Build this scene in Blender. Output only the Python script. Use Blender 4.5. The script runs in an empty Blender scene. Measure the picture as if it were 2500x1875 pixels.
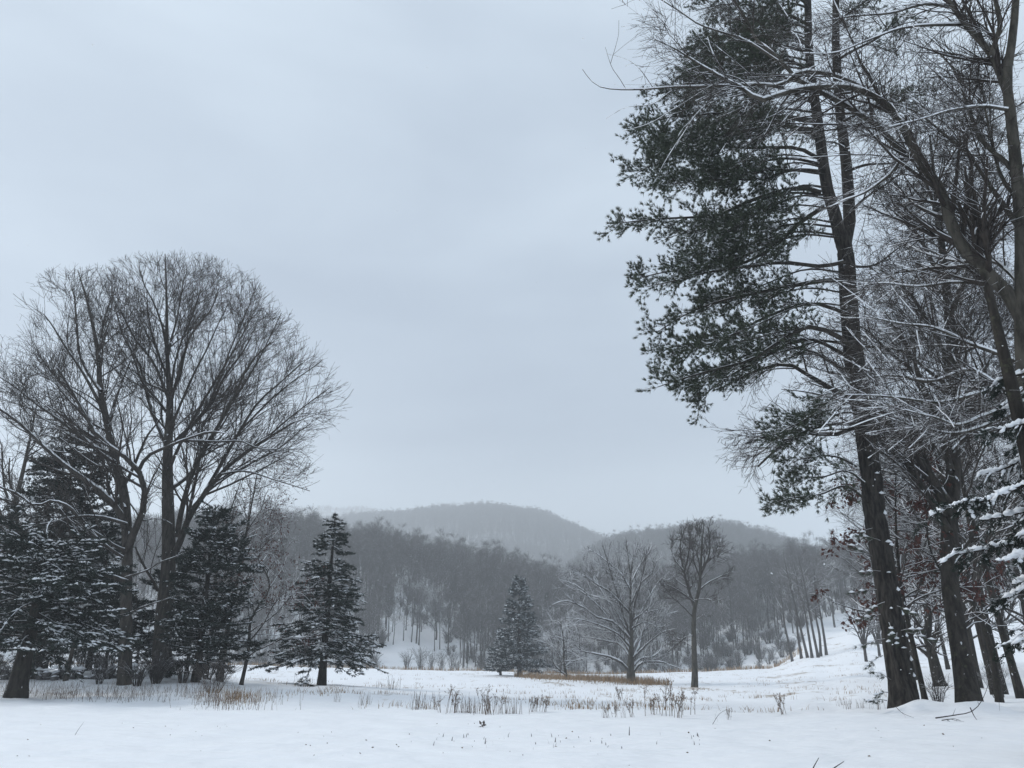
import bpy, math, random
import numpy as np
from math import radians as rad, pi

# ------------------------------------------------------------------ camera, sky, sun, exposure
SC = bpy.context.scene
F = 1880.0                      # focal length in pixels of the 2500 px wide photograph
PITCH = rad(19.1)
EYE = 1.6
HAZE = 0.00080
cam_d = bpy.data.cameras.new("camera")
cam = bpy.data.objects.new("camera", cam_d)
SC.collection.objects.link(cam)
cam.location = (0, 0, EYE)
cam.rotation_euler = (pi / 2 + PITCH, 0, 0)
cam_d.sensor_width = 36.0
cam_d.lens = 36.0 * F / 2500.0
cam_d.clip_start = 0.1
cam_d.clip_end = 9000
SC.camera = cam

SUN_EL, SUN_AZ = rad(42), rad(292)     # azimuth clockwise from +Y
world = bpy.data.worlds.new("World")
SC.world = world
world.use_nodes = True
nt = world.node_tree
nt.nodes.clear()
def N(tree, kind, **kw):
    n = tree.nodes.new(kind)
    for k, v in kw.items():
        setattr(n, k, v)
    return n
def L(tree, a, b):
    tree.links.new(a, b)
out = N(nt, 'ShaderNodeOutputWorld')
sky = N(nt, 'ShaderNodeTexSky', sky_type='NISHITA', sun_disc=False)
sky.sun_elevation = SUN_EL
sky.sun_rotation = SUN_AZ
bg_sky = N(nt, 'ShaderNodeBackground'); bg_sky.inputs['Strength'].default_value = 0.05
L(nt, sky.outputs[0], bg_sky.inputs['Color'])
# cloud deck: a paler band low down, a darker belt above it, slow streaks, brighter towards the hidden sun
tc = N(nt, 'ShaderNodeTexCoord')
sxw = N(nt, 'ShaderNodeSeparateXYZ'); L(nt, tc.outputs['Generated'], sxw.inputs[0])
band = N(nt, 'ShaderNodeValToRGB'); band.color_ramp.interpolation = 'B_SPLINE'
els = [(0.0, .60), (.10, .70), (.19, .66), (.26, .06), (.36, .0), (.55, .22), (.72, .5), (1.0, .8)]
while len(band.color_ramp.elements) < len(els): band.color_ramp.elements.new(.5)
for e, (p_, v_) in zip(band.color_ramp.elements, els): e.position = p_; e.color = (v_, v_, v_, 1)
L(nt, sxw.outputs[2], band.inputs['Fac'])
mp = N(nt, 'ShaderNodeMapping'); mp.inputs['Scale'].default_value = (0.9, 0.9, 3.2)
mp.inputs['Location'].default_value = (1.7, 0.4, 0.25)
L(nt, tc.outputs['Generated'], mp.inputs['Vector'])
nz = N(nt, 'ShaderNodeTexNoise'); nz.inputs['Scale'].default_value = 1.7; nz.inputs['Detail'].default_value = 4
nz.inputs['Roughness'].default_value = 0.45; nz.inputs['Distortion'].default_value = 0.3
L(nt, mp.outputs[0], nz.inputs['Vector'])
dt = N(nt, 'ShaderNodeVectorMath', operation='DOT_PRODUCT'); L(nt, tc.outputs['Generated'], dt.inputs[0])
dt.inputs[1].default_value = (math.sin(SUN_AZ) * math.cos(SUN_EL), math.cos(SUN_AZ) * math.cos(SUN_EL), math.sin(SUN_EL))
def wm(op, a, b, c=None):
    n = N(nt, 'ShaderNodeMath', operation=op)
    for i, q in enumerate((a, b, c)):
        if q is None: continue
        if isinstance(q, (int, float)): n.inputs[i].default_value = q
        else: L(nt, q, n.inputs[i])
    return n.outputs[0]
glow = wm('MAXIMUM', dt.outputs['Value'], 0.0)
glow = wm('MULTIPLY', wm('POWER', glow, 2.0), 0.44)
fac = wm('ADD', wm('ADD', band.outputs['Color'], wm('MULTIPLY', wm('SUBTRACT', nz.outputs['Fac'], .5), 1.9)), glow)
rp = N(nt, 'ShaderNodeValToRGB')
rp.color_ramp.elements[0].position = 0.0; rp.color_ramp.elements[0].color = (0.385, 0.465, 0.585, 1)
rp.color_ramp.elements[1].position = 1.0; rp.color_ramp.elements[1].color = (0.715, 0.83, 0.945, 1)
L(nt, fac, rp.inputs['Fac'])
bg_cl = N(nt, 'ShaderNodeBackground'); bg_cl.inputs['Strength'].default_value = 1.0
L(nt, rp.outputs['Color'], bg_cl.inputs['Color'])
mx = N(nt, 'ShaderNodeMixShader'); mx.inputs['Fac'].default_value = 0.94
L(nt, bg_sky.outputs[0], mx.inputs[1]); L(nt, bg_cl.outputs[0], mx.inputs[2])
L(nt, mx.outputs[0], out.inputs['Surface'])

sun_d = bpy.data.lights.new("sun", 'SUN')
sun_d.energy = 1.85
sun_d.angle = rad(16)
sun_d.color = (1.0, 0.97, 0.93)
sun = bpy.data.objects.new("sun", sun_d)
SC.collection.objects.link(sun)
sun.rotation_euler = (pi / 2 - SUN_EL, 0, pi - SUN_AZ)
SC.view_settings.view_transform = 'Standard'
SC.view_settings.look = 'None'
SC.view_settings.exposure = 0.0
SC.view_settings.gamma = 1.0
SC.view_settings.use_curve_mapping = False
SC.cycles.volume_bounces = 4
SC.cycles.max_bounces = 6
SC.cycles.diffuse_bounces = 3

# ------------------------------------------------------------------ projection helpers
CP, SP = math.cos(PITCH), math.sin(PITCH)
def W(px, py, Y):
    """point of the plane y = Y that the photograph shows at pixel px, py"""
    dx = (px - 1250.0) / F
    dz = -(py - 937.5) / F
    dy = CP - dz * SP
    s = Y / dy
    return np.array([dx * s, Y, EYE + (SP + dz * CP) * s])
def proj(P):
    P = np.asarray(P, float)
    x, y, z = P[..., 0], P[..., 1], P[..., 2] - EYE
    d = np.maximum(y * CP + z * SP, 0.01)
    v = -y * SP + z * CP
    return 1250 + F * x / d, 937.5 - F * v / d
def u_of(px):            # x / y near the horizon
    return (px - 1250.0) / F / (CP - (-(1650 - 937.5) / F) * SP)

# ------------------------------------------------------------------ noise
_g = np.random.default_rng(77).random((256, 256))
def vnoise(x, y):
    x = np.asarray(x, float); y = np.asarray(y, float)
    xi = np.floor(x).astype(int); yi = np.floor(y).astype(int)
    fx = x - xi; fy = y - yi
    fx = fx * fx * (3 - 2 * fx); fy = fy * fy * (3 - 2 * fy)
    g = lambda a, b: _g[a & 255, b & 255]
    return (g(xi, yi) * (1 - fx) + g(xi + 1, yi) * fx) * (1 - fy) + (g(xi, yi + 1) * (1 - fx) + g(xi + 1, yi + 1) * fx) * fy
def fbm(x, y, o=4):
    a, s, t = 0, 1.0, 0
    for i in range(o):
        a = a + (vnoise(x * 2 ** i + 17.3 * i, y * 2 ** i + 5.1 * i) - 0.5) * s
        t += s; s *= 0.5
    return a / t

# ------------------------------------------------------------------ terrain
_Y = np.array([0, 18, 22, 27, 34, 40, 48, 60, 75, 90, 110, 140, 165, 175, 195, 240.])
_T = [
 (-700, [0,0,0,.02,.0,.45,.5,.4,.2,-.2,-.6,-.9,-1.0,-1.6,-3.5,-4]),
 (300,  [0,0,0,.02,.0,.45,.5,.3,.0,-.3,-.6,-.9,-1.0,-1.7,-3.8,-4]),
 (430,  [0,0,0,.0,.0,.40,.4,.2,-.1,-.4,-.7,-.95,-1.0,-1.7,-3.8,-4]),
 (600,  [0,0,0,-.02,-.05,-.05,-.1,-.3,-.5,-.7,-.9,-1.05,-1.1,-1.8,-4,-4]),
 (800,  [0,0,-.01,-.05,-.12,-.2,-.3,-.55,-.85,-1.05,-1.3,-1.5,-1.6,-2.3,-4,-4]),
 (1100, [0,0,-.02,-.1,-.25,-.4,-.6,-.9,-1.1,-1.3,-1.5,-1.95,-2.2,-3.0,-4.3,-4]),
 (1500, [0,0,-.03,-.15,-.4,-.6,-.9,-1.2,-1.5,-1.6,-1.75,-2.4,-2.85,-3.4,-4.5,-4]),
 (1700, [0,-.02,-.06,-.2,-.45,-.65,-.95,-1.25,-1.55,-1.6,-1.7,-2.1,-2.4,-3.1,-4.2,-4]),
 (1870, [0,-.02,-.1,-.3,-.5,-.7,-1,-1.2,-1.4,-1.5,-1.6,-1.75,-1.9,-2.2,-1.6,-1]),
 (2000, [0,.0,-.05,-.2,-.4,-.5,-.7,-.8,-.9,-.8,-.5,.5,1.7,2.6,4.5,7]),
 (2115, [0,.03,.0,.0,-.2,-.3,-.5,-.5,-.4,-.2,.25,2.0,4.0,4.9,6.3,9]),
 (2500, [0,.05,.05,.0,-.1,-.1,0,.2,.5,.8,1.5,3,5,6,8,12]),
 (3200, [0,.05,.05,.0,-.1,-.1,0,.2,.5,.8,1.5,3,5,6,8,12]),
]
_U = np.array([u_of(p) for p, _ in _T]); _Z = np.array([z for _, z in _T], float)
MOUNDS = []              # snow banked up round trunks: x, y, height, radius
def ground_z(x, y):
    x = np.asarray(x, float); y = np.asarray(y, float)
    yy = np.clip(y, 0, 240)
    u = np.clip(x / np.maximum(yy, 6), _U[0], _U[-1])
    rows = np.stack([np.interp(yy, _Y, z) for z in _Z])          # (columns, ...)
    k = np.clip(np.searchsorted(_U, u, side='right') - 1, 0, len(_U) - 2)
    f = (u - _U[k]) / (_U[k + 1] - _U[k]); f = f * f * (3 - 2 * f)
    a = np.take_along_axis(rows, k[None], 0)[0]; b = np.take_along_axis(rows, (k + 1)[None], 0)[0]
    z = a * (1 - f) + b * f
    d = np.hypot(x, y)
    field = np.clip((yy - 20) / 8, 0, 1)
    z = z + fbm(x * .12, y * .12, 3) * (0.10 + 0.14 * field) * np.clip(d / 8, 0, 1)
    z = z + fbm(x * .8 + 40, y * .8, 3) * (0.065 + 0.13 * field * np.clip((190 - yy) / 40, 0, 1))
    z = z + fbm(x * 3.1, y * 3.1 + 9, 2) * (0.022 + 0.03 * field)
    for mx_, my_, h, r in MOUNDS:
        z = z + h * np.exp(-((x - mx_) ** 2 + (y - my_) ** 2) / (2 * r * r))
    return z
def gz(x, y):
    return float(ground_z(np.array([x]), np.array([y]))[0])
def place(px, Y, z=None):
    """ground point at distance Y in the direction of pixel column px"""
    zz = 0.0
    for _ in range(6):
        x = (px - 1250) / F * (Y * CP + (zz - EYE) * SP)
        zz = gz(x, Y) if z is None else z
    return np.array([x, Y, zz])

# ------------------------------------------------------------------ mesh builder
class MB:
    def __init__(s):
        s.v, s.f, s.n = [], [], 0
    def add(s, V, Fa):
        V = np.asarray(V, float).reshape(-1, 3)
        s.v.append(V); s.f.append(np.asarray(Fa, np.int64) + s.n); s.n += len(V)
    def tube(s, P, R, S=5, cap=False):
        P = np.asarray(P, float); R = np.asarray(R, float)
        if P.ndim == 2: P = P[None]; R = R[None]
        B, n, _ = P.shape
        if B == 0: return s
        T = np.gradient(P, axis=1)
        T /= np.linalg.norm(T, axis=2, keepdims=True) + 1e-9
        M = T.mean(1)
        ref = np.where(np.abs(M[:, 2:3]) < 0.75, np.array([[0, 0, 1.]]), np.array([[0.3, 1., 0]]))[:, None, :]
        A = np.cross(T, ref); A /= np.linalg.norm(A, axis=2, keepdims=True) + 1e-9
        Bn = np.cross(A, T)
        if S == 2:                              # the finest twigs: one narrow blade each
            ph = np.random.default_rng(B).uniform(0, pi, (B, 1, 1)); d = (A * np.cos(ph) + Bn * np.sin(ph)) * R[..., None] * 1.35
            V = np.stack([P - d, P + d], 2); b, i = np.meshgrid(np.arange(B), np.arange(n - 1), indexing='ij'); q = (b * n + i) * 2
            s.add(V, np.stack([q, q + 1, q + 3, q + 2], -1).reshape(-1, 4)); return s
        th = np.arange(S) * 2 * pi / S
        V = P[:, :, None, :] + R[:, :, None, None] * (A[:, :, None, :] * np.cos(th)[None, None, :, None] + Bn[:, :, None, :] * np.sin(th)[None, None, :, None])
        b, i, j = np.meshgrid(np.arange(B), np.arange(n - 1), np.arange(S), indexing='ij')
        idx = lambda i_, j_: (b * n + i_) * S + j_ % S
        Q = np.stack([idx(i, j), idx(i + 1, j), idx(i + 1, j + 1), idx(i, j + 1)], -1).reshape(-1, 4)
        s.add(V, Q[:, ::-1])
        return s
    def lumps(s, C, A, ln, w, h):
        """flattened pads: centre C, long axis A, half length, half width, half height (arrays)"""
        C = np.asarray(C, float); n = len(C)
        if n == 0: return s
        A = np.asarray(A, float); A = A / (np.linalg.norm(A, axis=1, keepdims=True) + 1e-9)
        up = np.array([[0, 0, 1.]]); Bx = np.cross(A, up); nb = np.linalg.norm(Bx, axis=1, keepdims=True)
        Bx = np.where(nb > .05, Bx / (nb + 1e-9), np.array([[1., 0, 0]]))
        ln, w, h = [np.broadcast_to(np.asarray(q, float), (n,))[:, None] for q in (ln, w, h)]
        th = np.arange(6) * pi / 3
        V = [C + A * ln * math.cos(t) + Bx * w * math.sin(t) for t in th] + [C + up * h, C - up * h * .35]
        V = np.stack(V, 1)
        f = [(k, (k + 1) % 6, 6) for k in range(6)] + [((k + 1) % 6, k, 7) for k in range(6)]
        Fa = (np.arange(n) * 8)[:, None, None] + np.array(f)[None]
        s.add(V, Fa.reshape(-1, 3)); return s
    def needles(s, C, D, K, ln, w, spread, rng, droop=0.0):
        """tufts of K needle blades at C round direction D"""
        n = len(C)
        if n == 0: return s
        D = D / (np.linalg.norm(D, axis=1, keepdims=True) + 1e-9)
        d = D[:, None, :] + rng.normal(0, 1, (n, K, 3)) * spread
        d[..., 2] -= droop
        d /= np.linalg.norm(d, axis=2, keepdims=True)
        l = ln * rng.uniform(.7, 1.15, (n, K, 1))
        side = np.cross(d, rng.normal(0, 1, (n, K, 3))); side /= np.linalg.norm(side, axis=2, keepdims=True) + 1e-9
        c = C[:, None, :] + rng.normal(0, .012, (n, K, 3))
        V = np.stack([c - side * w / 2, c + side * w / 2, c + d * l], 2)
        s.add(V, np.arange(n * K * 3).reshape(-1, 3)); return s
    def leaves(s, C, D, ln, w, rng):
        n = len(C)
        if n == 0: return s
        D = D / (np.linalg.norm(D, axis=1, keepdims=True) + 1e-9)
        side = np.cross(D, rng.normal(0, 1, (n, 3))); side /= np.linalg.norm(side, axis=1, keepdims=True) + 1e-9
        nr = np.cross(D, side)
        l = ln * rng.uniform(.6, 1.2, (n, 1)); ww = w * rng.uniform(.7, 1.2, (n, 1))
        V = np.stack([C, C + D * l * .5 + side * ww + nr * ww * .4, C + D * l, C + D * l * .5 - side * ww + nr * ww * .4], 1)
        s.add(V, np.array([[0, 1, 2], [0, 2, 3]])[None] .repeat(n, 0).reshape(-1, 3) + (np.arange(n) * 4).repeat(2)[:, None]); return s
    def build(s, name, mat, parent=None, origin=None, smooth=True, kind=None, link=True):
        V = np.concatenate(s.v) if s.v else np.zeros((0, 3))
        if origin is not None: V = V - np.asarray(origin)
        me = bpy.data.meshes.new(name)
        me.vertices.add(len(V)); me.vertices.foreach_set('co', V.astype(np.float32).ravel())
        lp = np.concatenate([f.ravel() for f in s.f]) if s.f else np.zeros(0, int)
        ct = np.concatenate([np.full(len(f), f.shape[1]) for f in s.f]) if s.f else np.zeros(0, int)
        me.loops.add(len(lp)); me.loops.foreach_set('vertex_index', lp.astype(np.int32))
        me.polygons.add(len(ct))
        me.polygons.foreach_set('loop_start', (np.cumsum(ct) - ct).astype(np.int32))
        me.polygons.foreach_set('use_smooth', np.full(len(ct), smooth))
        me.update(calc_edges=True)
        if mat: me.materials.append(mat)
        o = bpy.data.objects.new(name, me)
        if link: SC.collection.objects.link(o)
        if parent is not None: o.parent = parent
        elif origin is not None: o.location = tuple(origin)
        if kind: o['kind'] = kind
        STAT[0] += int((ct - 2).sum()); return o
STAT = [0]
def thing(name, label, cat, loc, group=None):
    o = bpy.data.objects.new(name, None); SC.collection.objects.link(o)
    o.empty_display_size = .3
    o.location = tuple(float(q) for q in loc); o['label'] = label; o['category'] = cat
    if group: o['group'] = group
    return o
def tag(o, label, cat, group=None):
    o['label'] = label; o['category'] = cat
    if group: o['group'] = group
    return o

# ------------------------------------------------------------------ materials
def new_mat(name):
    m = bpy.data.materials.new(name); m.use_nodes = True
    t = m.node_tree; b = t.nodes['Principled BSDF']
    b.inputs['Roughness'].default_value = .85
    b.inputs['Specular IOR Level'].default_value = .15
    return m, t, b
SNOW_C = (0.86, 0.875, 0.90, 1)
def math_n(t, op, a, b=None, clamp=False):
    n = N(t, 'ShaderNodeMath', operation=op); n.use_clamp = clamp
    for i, q in enumerate((a, b)):
        if q is None: continue
        if isinstance(q, (int, float)): n.inputs[i].default_value = q
        else: L(t, q, n.inputs[i])
    return n.outputs[0]
def mix_c(t, f, a, b):
    n = N(t, 'ShaderNodeMix', data_type='RGBA')
    for s, q in ((n.inputs[0], f), (n.inputs[6], a), (n.inputs[7], b)):
        if isinstance(q, (tuple, float)): s.default_value = q
        else: L(t, q, s)
    return n.outputs[2]
def noise(t, scale, detail=3, vec=None, rough=.55):
    n = N(t, 'ShaderNodeTexNoise'); n.inputs['Scale'].default_value = scale; n.inputs['Detail'].default_value = detail
    n.inputs['Roughness'].default_value = rough
    if vec is not None: L(t, vec, n.inputs['Vector'])
    return n.outputs['Fac']
def ramp(t, f, lo, hi):
    n = N(t, 'ShaderNodeMapRange', interpolation_type='SMOOTHSTEP')
    L(t, f, n.inputs[0]); n.inputs[1].default_value = lo; n.inputs[2].default_value = hi
    return n.outputs[0]
def obj_vec(t, sc=(1, 1, 1)):
    c = N(t, 'ShaderNodeTexCoord'); m = N(t, 'ShaderNodeMapping'); m.inputs['Scale'].default_value = sc
    L(t, c.outputs['Object'], m.inputs[0]); return m.outputs[0]
def bark(name, c1, c2, lo, hi, rag=.8, lichen=None, scale=9, bump=.5, cling=0.0):
    """bark with settled snow wherever a branch faces up"""
    m, t, b = new_mat(name)
    v = obj_vec(t, (1, 1, .22))
    n1 = noise(t, scale, 5, v, .65)
    col = mix_c(t, ramp(t, n1, .35, .65), c1, c2)
    if lichen:
        col = mix_c(t, math_n(t, 'MULTIPLY', ramp(t, noise(t, 7, 6, obj_vec(t), .75), .52, .72), .7), col, lichen)
    g = N(t, 'ShaderNodeNewGeometry'); sx = N(t, 'ShaderNodeSeparateXYZ'); L(t, g.outputs['Normal'], sx.inputs[0])
    big = noise(t, 2.3, 3, obj_vec(t))
    val = math_n(t, 'ADD', sx.outputs[2], math_n(t, 'MULTIPLY', math_n(t, 'SUBTRACT', big, .5), rag * 2))
    fac = ramp(t, val, lo, hi)
    if cling:
        spot = ramp(t, noise(t, 6.5, 3, obj_vec(t, (1, 1, .6))), .68, .72)
        fac = math_n(t, 'MAXIMUM', fac, math_n(t, 'MULTIPLY', spot, cling))
    col = mix_c(t, fac, col, SNOW_C)
    L(t, col, b.inputs['Base Color'])
    if bump:
        bp = N(t, 'ShaderNodeBump'); bp.inputs['Strength'].default_value = bump; bp.inputs['Distance'].default_value = .03
        L(t, n1, bp.inputs['Height']); L(t, bp.outputs[0], b.inputs['Normal'])
    return m
def leafy(name, c1, c2, snow=None, spec=.15):
    m, t, b = new_mat(name)
    g = N(t, 'ShaderNodeNewGeometry')
    col = mix_c(t, g.outputs['Random Per Island'], c1, c2)
    if snow:
        sx = N(t, 'ShaderNodeSeparateXYZ'); L(t, g.outputs['True Normal'], sx.inputs[0])
        nz_ = math_n(t, 'ABSOLUTE', sx.outputs[2])
        big = noise(t, snow[1], 3, obj_vec(t))
        col = mix_c(t, math_n(t, 'MULTIPLY', ramp(t, big, snow[0], snow[0] + .06), ramp(t, nz_, .35, .7)), col, SNOW_C)
    L(t, col, b.inputs['Base Color']); b.inputs['Specular IOR Level'].default_value = spec
    return m
M = {}
M['oak'] = bark('grey_oak_bark', (.028, .024, .021, 1), (.075, .066, .057, 1), .55, .75, .55, (.085, .082, .06, 1), cling=.8)
M['oak_limb'] = bark('oak_limb_bark', (.026, .022, .019, 1), (.07, .061, .053, 1), .42, .62, .55)
M['twig'] = bark('bare_twig_bark', (.034, .028, .025, 1), (.06, .05, .044, 1), .90, 1.2, .5, bump=0)
M['twig_snow'] = bark('snowy_twig_bark', (.026, .021, .019, 1), (.05, .042, .036, 1), .45, .8, .6, bump=0)
M['pine_bark'] = bark('pine_bark_plates', (.007, .006, .005, 1), (.045, .039, .034, 1), .62, .8, .45, None, 11, 1.0, .0)
M['maple'] = bark('maple_bark', (.030, .027, .022, 1), (.085, .077, .064, 1), .55, .75, .5, (.085, .085, .06, 1), 6)
M['dark_oak'] = bark('dark_oak_bark', (.014, .012, .010, 1), (.042, .036, .031, 1), .6, .8, .5, (.07, .07, .045, 1), 8, .9, .7)
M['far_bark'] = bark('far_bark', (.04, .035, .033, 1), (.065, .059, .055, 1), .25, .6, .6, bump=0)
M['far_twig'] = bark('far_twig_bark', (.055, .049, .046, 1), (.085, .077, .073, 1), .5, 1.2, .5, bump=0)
M['white_twig'] = bark('snow_laden_branch', (.04, .035, .032, 1), (.07, .063, .058, 1), .05, .42, .5, bump=0)
M['spruce'] = leafy('spruce_needles', (.016, .024, .020, 1), (.036, .050, .040, 1), (.60, 1.6))
M['blue_spruce'] = leafy('blue_spruce_needles', (.035, .048, .050, 1), (.07, .088, .092, 1), (.52, 1.6))
M['hemlock'] = leafy('hemlock_needles', (.014, .020, .017, 1), (.034, .045, .037, 1), (.60, 1.4))
M['pine'] = leafy('pine_needles', (.030, .041, .027, 1), (.072, .086, .056, 1), (.62, 2.2))
M['red_leaf'] = leafy('russet_oak_leaves', (.055, .022, .020, 1), (.12, .052, .040, 1), (.62, 2.0))
M['tan'] = leafy('dry_tan_grass', (.21, .135, .075, 1), (.35, .245, .15, 1))
M['weed'] = leafy('dead_weed_stalks', (.10, .072, .055, 1), (.21, .16, .125, 1))
M['brush'] = leafy('dark_brush', (.06, .048, .042, 1), (.13, .11, .098, 1), (.6, 1.5))
m, t, b = new_mat('stick_bark'); b.inputs['Base Color'].default_value = (.03, .022, .02, 1); M['stick'] = m
# snow
m, t, b = new_mat('settled_snow'); b.inputs['Base Color'].default_value = SNOW_C; b.inputs['Roughness'].default_value = .7
bp = N(t, 'ShaderNodeBump'); bp.inputs['Strength'].default_value = .4; bp.inputs['Distance'].default_value = .03
L(t, noise(t, 9, 4, obj_vec(t)), bp.inputs['Height']); L(t, bp.outputs[0], b.inputs['Normal']); M['snow'] = m
m, t, b = new_mat('snow_ground'); b.inputs['Roughness'].default_value = .75
gp = N(t, 'ShaderNodeNewGeometry').outputs['Position']
mp = N(t, 'ShaderNodeMapping'); mp.inputs['Scale'].default_value = (1.0, .3, 1); L(t, gp, mp.inputs[0])
mp2 = N(t, 'ShaderNodeMapping'); mp2.inputs['Scale'].default_value = (.55, 1.0, 1); L(t, gp, mp2.inputs[0])
sx = N(t, 'ShaderNodeSeparateXYZ'); L(t, gp, sx.inputs[0])
# bents of dead grass that the snow does not quite cover, only out in the field
fieldm = math_n(t, 'MULTIPLY', ramp(t, sx.outputs[1], 24, 40), math_n(t, 'SUBTRACT', 1.0, ramp(t, sx.outputs[1], 185, 200)))
patch = math_n(t, 'ADD', noise(t, .22, 3, mp.outputs[0]), math_n(t, 'MULTIPLY', noise(t, 2.0, 4, mp.outputs[0]), .8))
gm = math_n(t, 'MULTIPLY', ramp(t, patch, 1.02, 1.16), fieldm)
col = mix_c(t, math_n(t, 'MULTIPLY', gm, .8), SNOW_C, (.33, .27, .21, 1))
L(t, col, b.inputs['Base Color'])
h1 = noise(t, 1.1, 4, mp2.outputs[0], .5); h2 = noise(t, 14, 3, mp2.outputs[0])
hh = math_n(t, 'ADD', h1, math_n(t, 'MULTIPLY', h2, .03))
bp = N(t, 'ShaderNodeBump'); bp.inputs['Strength'].default_value = .8; bp.inputs['Distance'].default_value = .30
L(t, hh, bp.inputs['Height']); L(t, bp.outputs[0], b.inputs['Normal']); M['ground'] = m
m, t, b = new_mat('wooded_hill_floor')
gp = N(t, 'ShaderNodeNewGeometry').outputs['Position']
col = mix_c(t, ramp(t, noise(t, .05, 5, gp, .7), .42, .62), (.42, .42, .425, 1), (.22, .21, .205, 1))
L(t, col, b.inputs['Base Color']); M['hill'] = m
m, t, b = new_mat('field_stone')
col = mix_c(t, ramp(t, noise(t, 6, 4, obj_vec(t)), .4, .6), (.07, .07, .07, 1), (.16, .155, .15, 1))
g = N(t, 'ShaderNodeNewGeometry'); sx = N(t, 'ShaderNodeSeparateXYZ'); L(t, g.outputs['Normal'], sx.inputs[0])
col = mix_c(t, ramp(t, sx.outputs[2], .35, .5), col, SNOW_C); L(t, col, b.inputs['Base Color']); M['stone'] = m

# ------------------------------------------------------------------ growing branches
def norm(a):
    return a / (np.linalg.norm(a, axis=-1, keepdims=True) + 1e-9)
def catmull(pts, n):
    p = np.asarray(pts, float)
    p = np.vstack([2 * p[0] - p[1], p, 2 * p[-1] - p[-2]])
    d = np.concatenate([[0], np.cumsum(np.linalg.norm(np.diff(p[1:-1], axis=0), axis=1))])
    tt = np.linspace(0, d[-1], n); k = np.clip(np.searchsorted(d, tt, side='right') - 1, 0, len(d) - 2)
    f = ((tt - d[k]) / (d[k + 1] - d[k] + 1e-9))[:, None]
    a, b, c, e = p[k], p[k + 1], p[k + 2], p[k + 3]
    return .5 * (2 * b + (c - a) * f + (2 * a - 5 * b + 4 * c - e) * f ** 2 + (3 * b - a - 3 * c + e) * f ** 3)
class Env:
    """crown outline: rows (py, left px, right px), half depth as a share of the half width, tree distance"""
    def __init__(s, rows, Y, depth=.85):
        r = np.array(sorted(rows), float); s.r = r; s.Y = Y; s.d = depth
        s.R = np.max(r[:, 2] - r[:, 1]) / 2 / F * Y * depth
    def inside(s, P, slack=1.0):
        px, py = proj(P)
        a = np.interp(py, s.r[:, 0], s.r[:, 1]); b = np.interp(py, s.r[:, 0], s.r[:, 2])
        q = (px - (a + b) / 2) / np.maximum((b - a) / 2, 1)
        e = (P[..., 1] - s.Y) / s.R
        top = s.r[0, 0] + (1 - slack) * 140
        return (py > top) & (py < s.r[-1, 0]) & (q * q + .8 * e * e < slack * slack)
def grow(rng, P, R, per_m, t0, t1, ang, Ln, N_=4, lt=.5, up=0.0, wig=.12, rk=.6, rmin=.006, rmax=9, env=None, flat=0.0, out=None, nmax=None, minL=.12, jit=.25):
    """children of the branches P (B,N,3), R (B,N); returns their points and radii"""
    B, n, _ = P.shape
    if B == 0: return np.zeros((0, N_, 3)), np.zeros((0, N_))
    seg = np.linalg.norm(np.diff(P, axis=1), axis=2); plen = seg.sum(1)
    cnt = np.maximum(rng.poisson(plen * (t1 - t0) * per_m), 0)
    idx = np.repeat(np.arange(B), cnt)
    if nmax and len(idx) > nmax: idx = np.sort(rng.choice(idx, nmax, replace=False))
    C = len(idx)
    if C == 0: return np.zeros((0, N_, 3)), np.zeros((0, N_))
    t = rng.uniform(t0, t1, C); s = t * (n - 1); k = np.minimum(s.astype(int), n - 2); f = (s - k)[:, None]
    a, b = P[idx, k], P[idx, k + 1]
    pos = a * (1 - f) + b * f; T = norm(b - a)
    pr = R[idx, k] * (1 - f[:, 0]) + R[idx, k + 1] * f[:, 0]
    q = norm(np.cross(T, rng.normal(0, 1, (C, 3))))
    if flat:
        h = np.stack([T[:, 1], -T[:, 0], np.zeros(C)], 1); hn = np.linalg.norm(h, axis=1, keepdims=True)
        h = np.where(hn > .1, h / (hn + 1e-9), q) * np.where(rng.random((C, 1)) < .5, -1, 1)
        q = norm(q * (1 - flat) + h * flat)
    an = np.radians(ang) * rng.uniform(.65, 1.3, C)[:, None]
    d = norm(T * np.cos(an) + q * np.sin(an))
    if out is not None:
        d = norm(d + out[1] * norm(pos - out[0]))
    ln = Ln * (1 - lt * t) * rng.uniform(1 - 2 * jit, 1 + jit, C)
    if env is not None:
        ok = np.zeros(C, bool); sc = np.zeros(C); slack = rng.uniform(.84, 1.05, C)
        for fr in (1.0, .8, .62, .45, .3, .18):
            e = pos + (d + np.array([0, 0, up * N_ * .5])) * (ln * fr)[:, None]
            hit = env.inside(e, slack) & ~ok; sc[hit] = fr; ok |= hit
        ln = ln * sc
    keep = ln > minL
    pos, d, ln, pr = pos[keep], d[keep], ln[keep], pr[keep]; C = len(pos)
    pts = [pos]; st = (ln / (N_ - 1))[:, None]
    for i in range(N_ - 1):
        d = norm(d + rng.normal(0, wig, (C, 3)) + np.array([0, 0, up]))
        pts.append(pts[-1] + d * st)
    Q = np.stack(pts, 1)
    r0 = np.clip(pr * rk, rmin, rmax) * np.clip(ln / (Ln * .7 + 1e-6), .5, 1); r0 = np.maximum(r0, rmin)
    tap = np.linspace(1, .3, N_)
    return Q, np.maximum(r0[:, None] * tap, rmin * .6)
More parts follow.
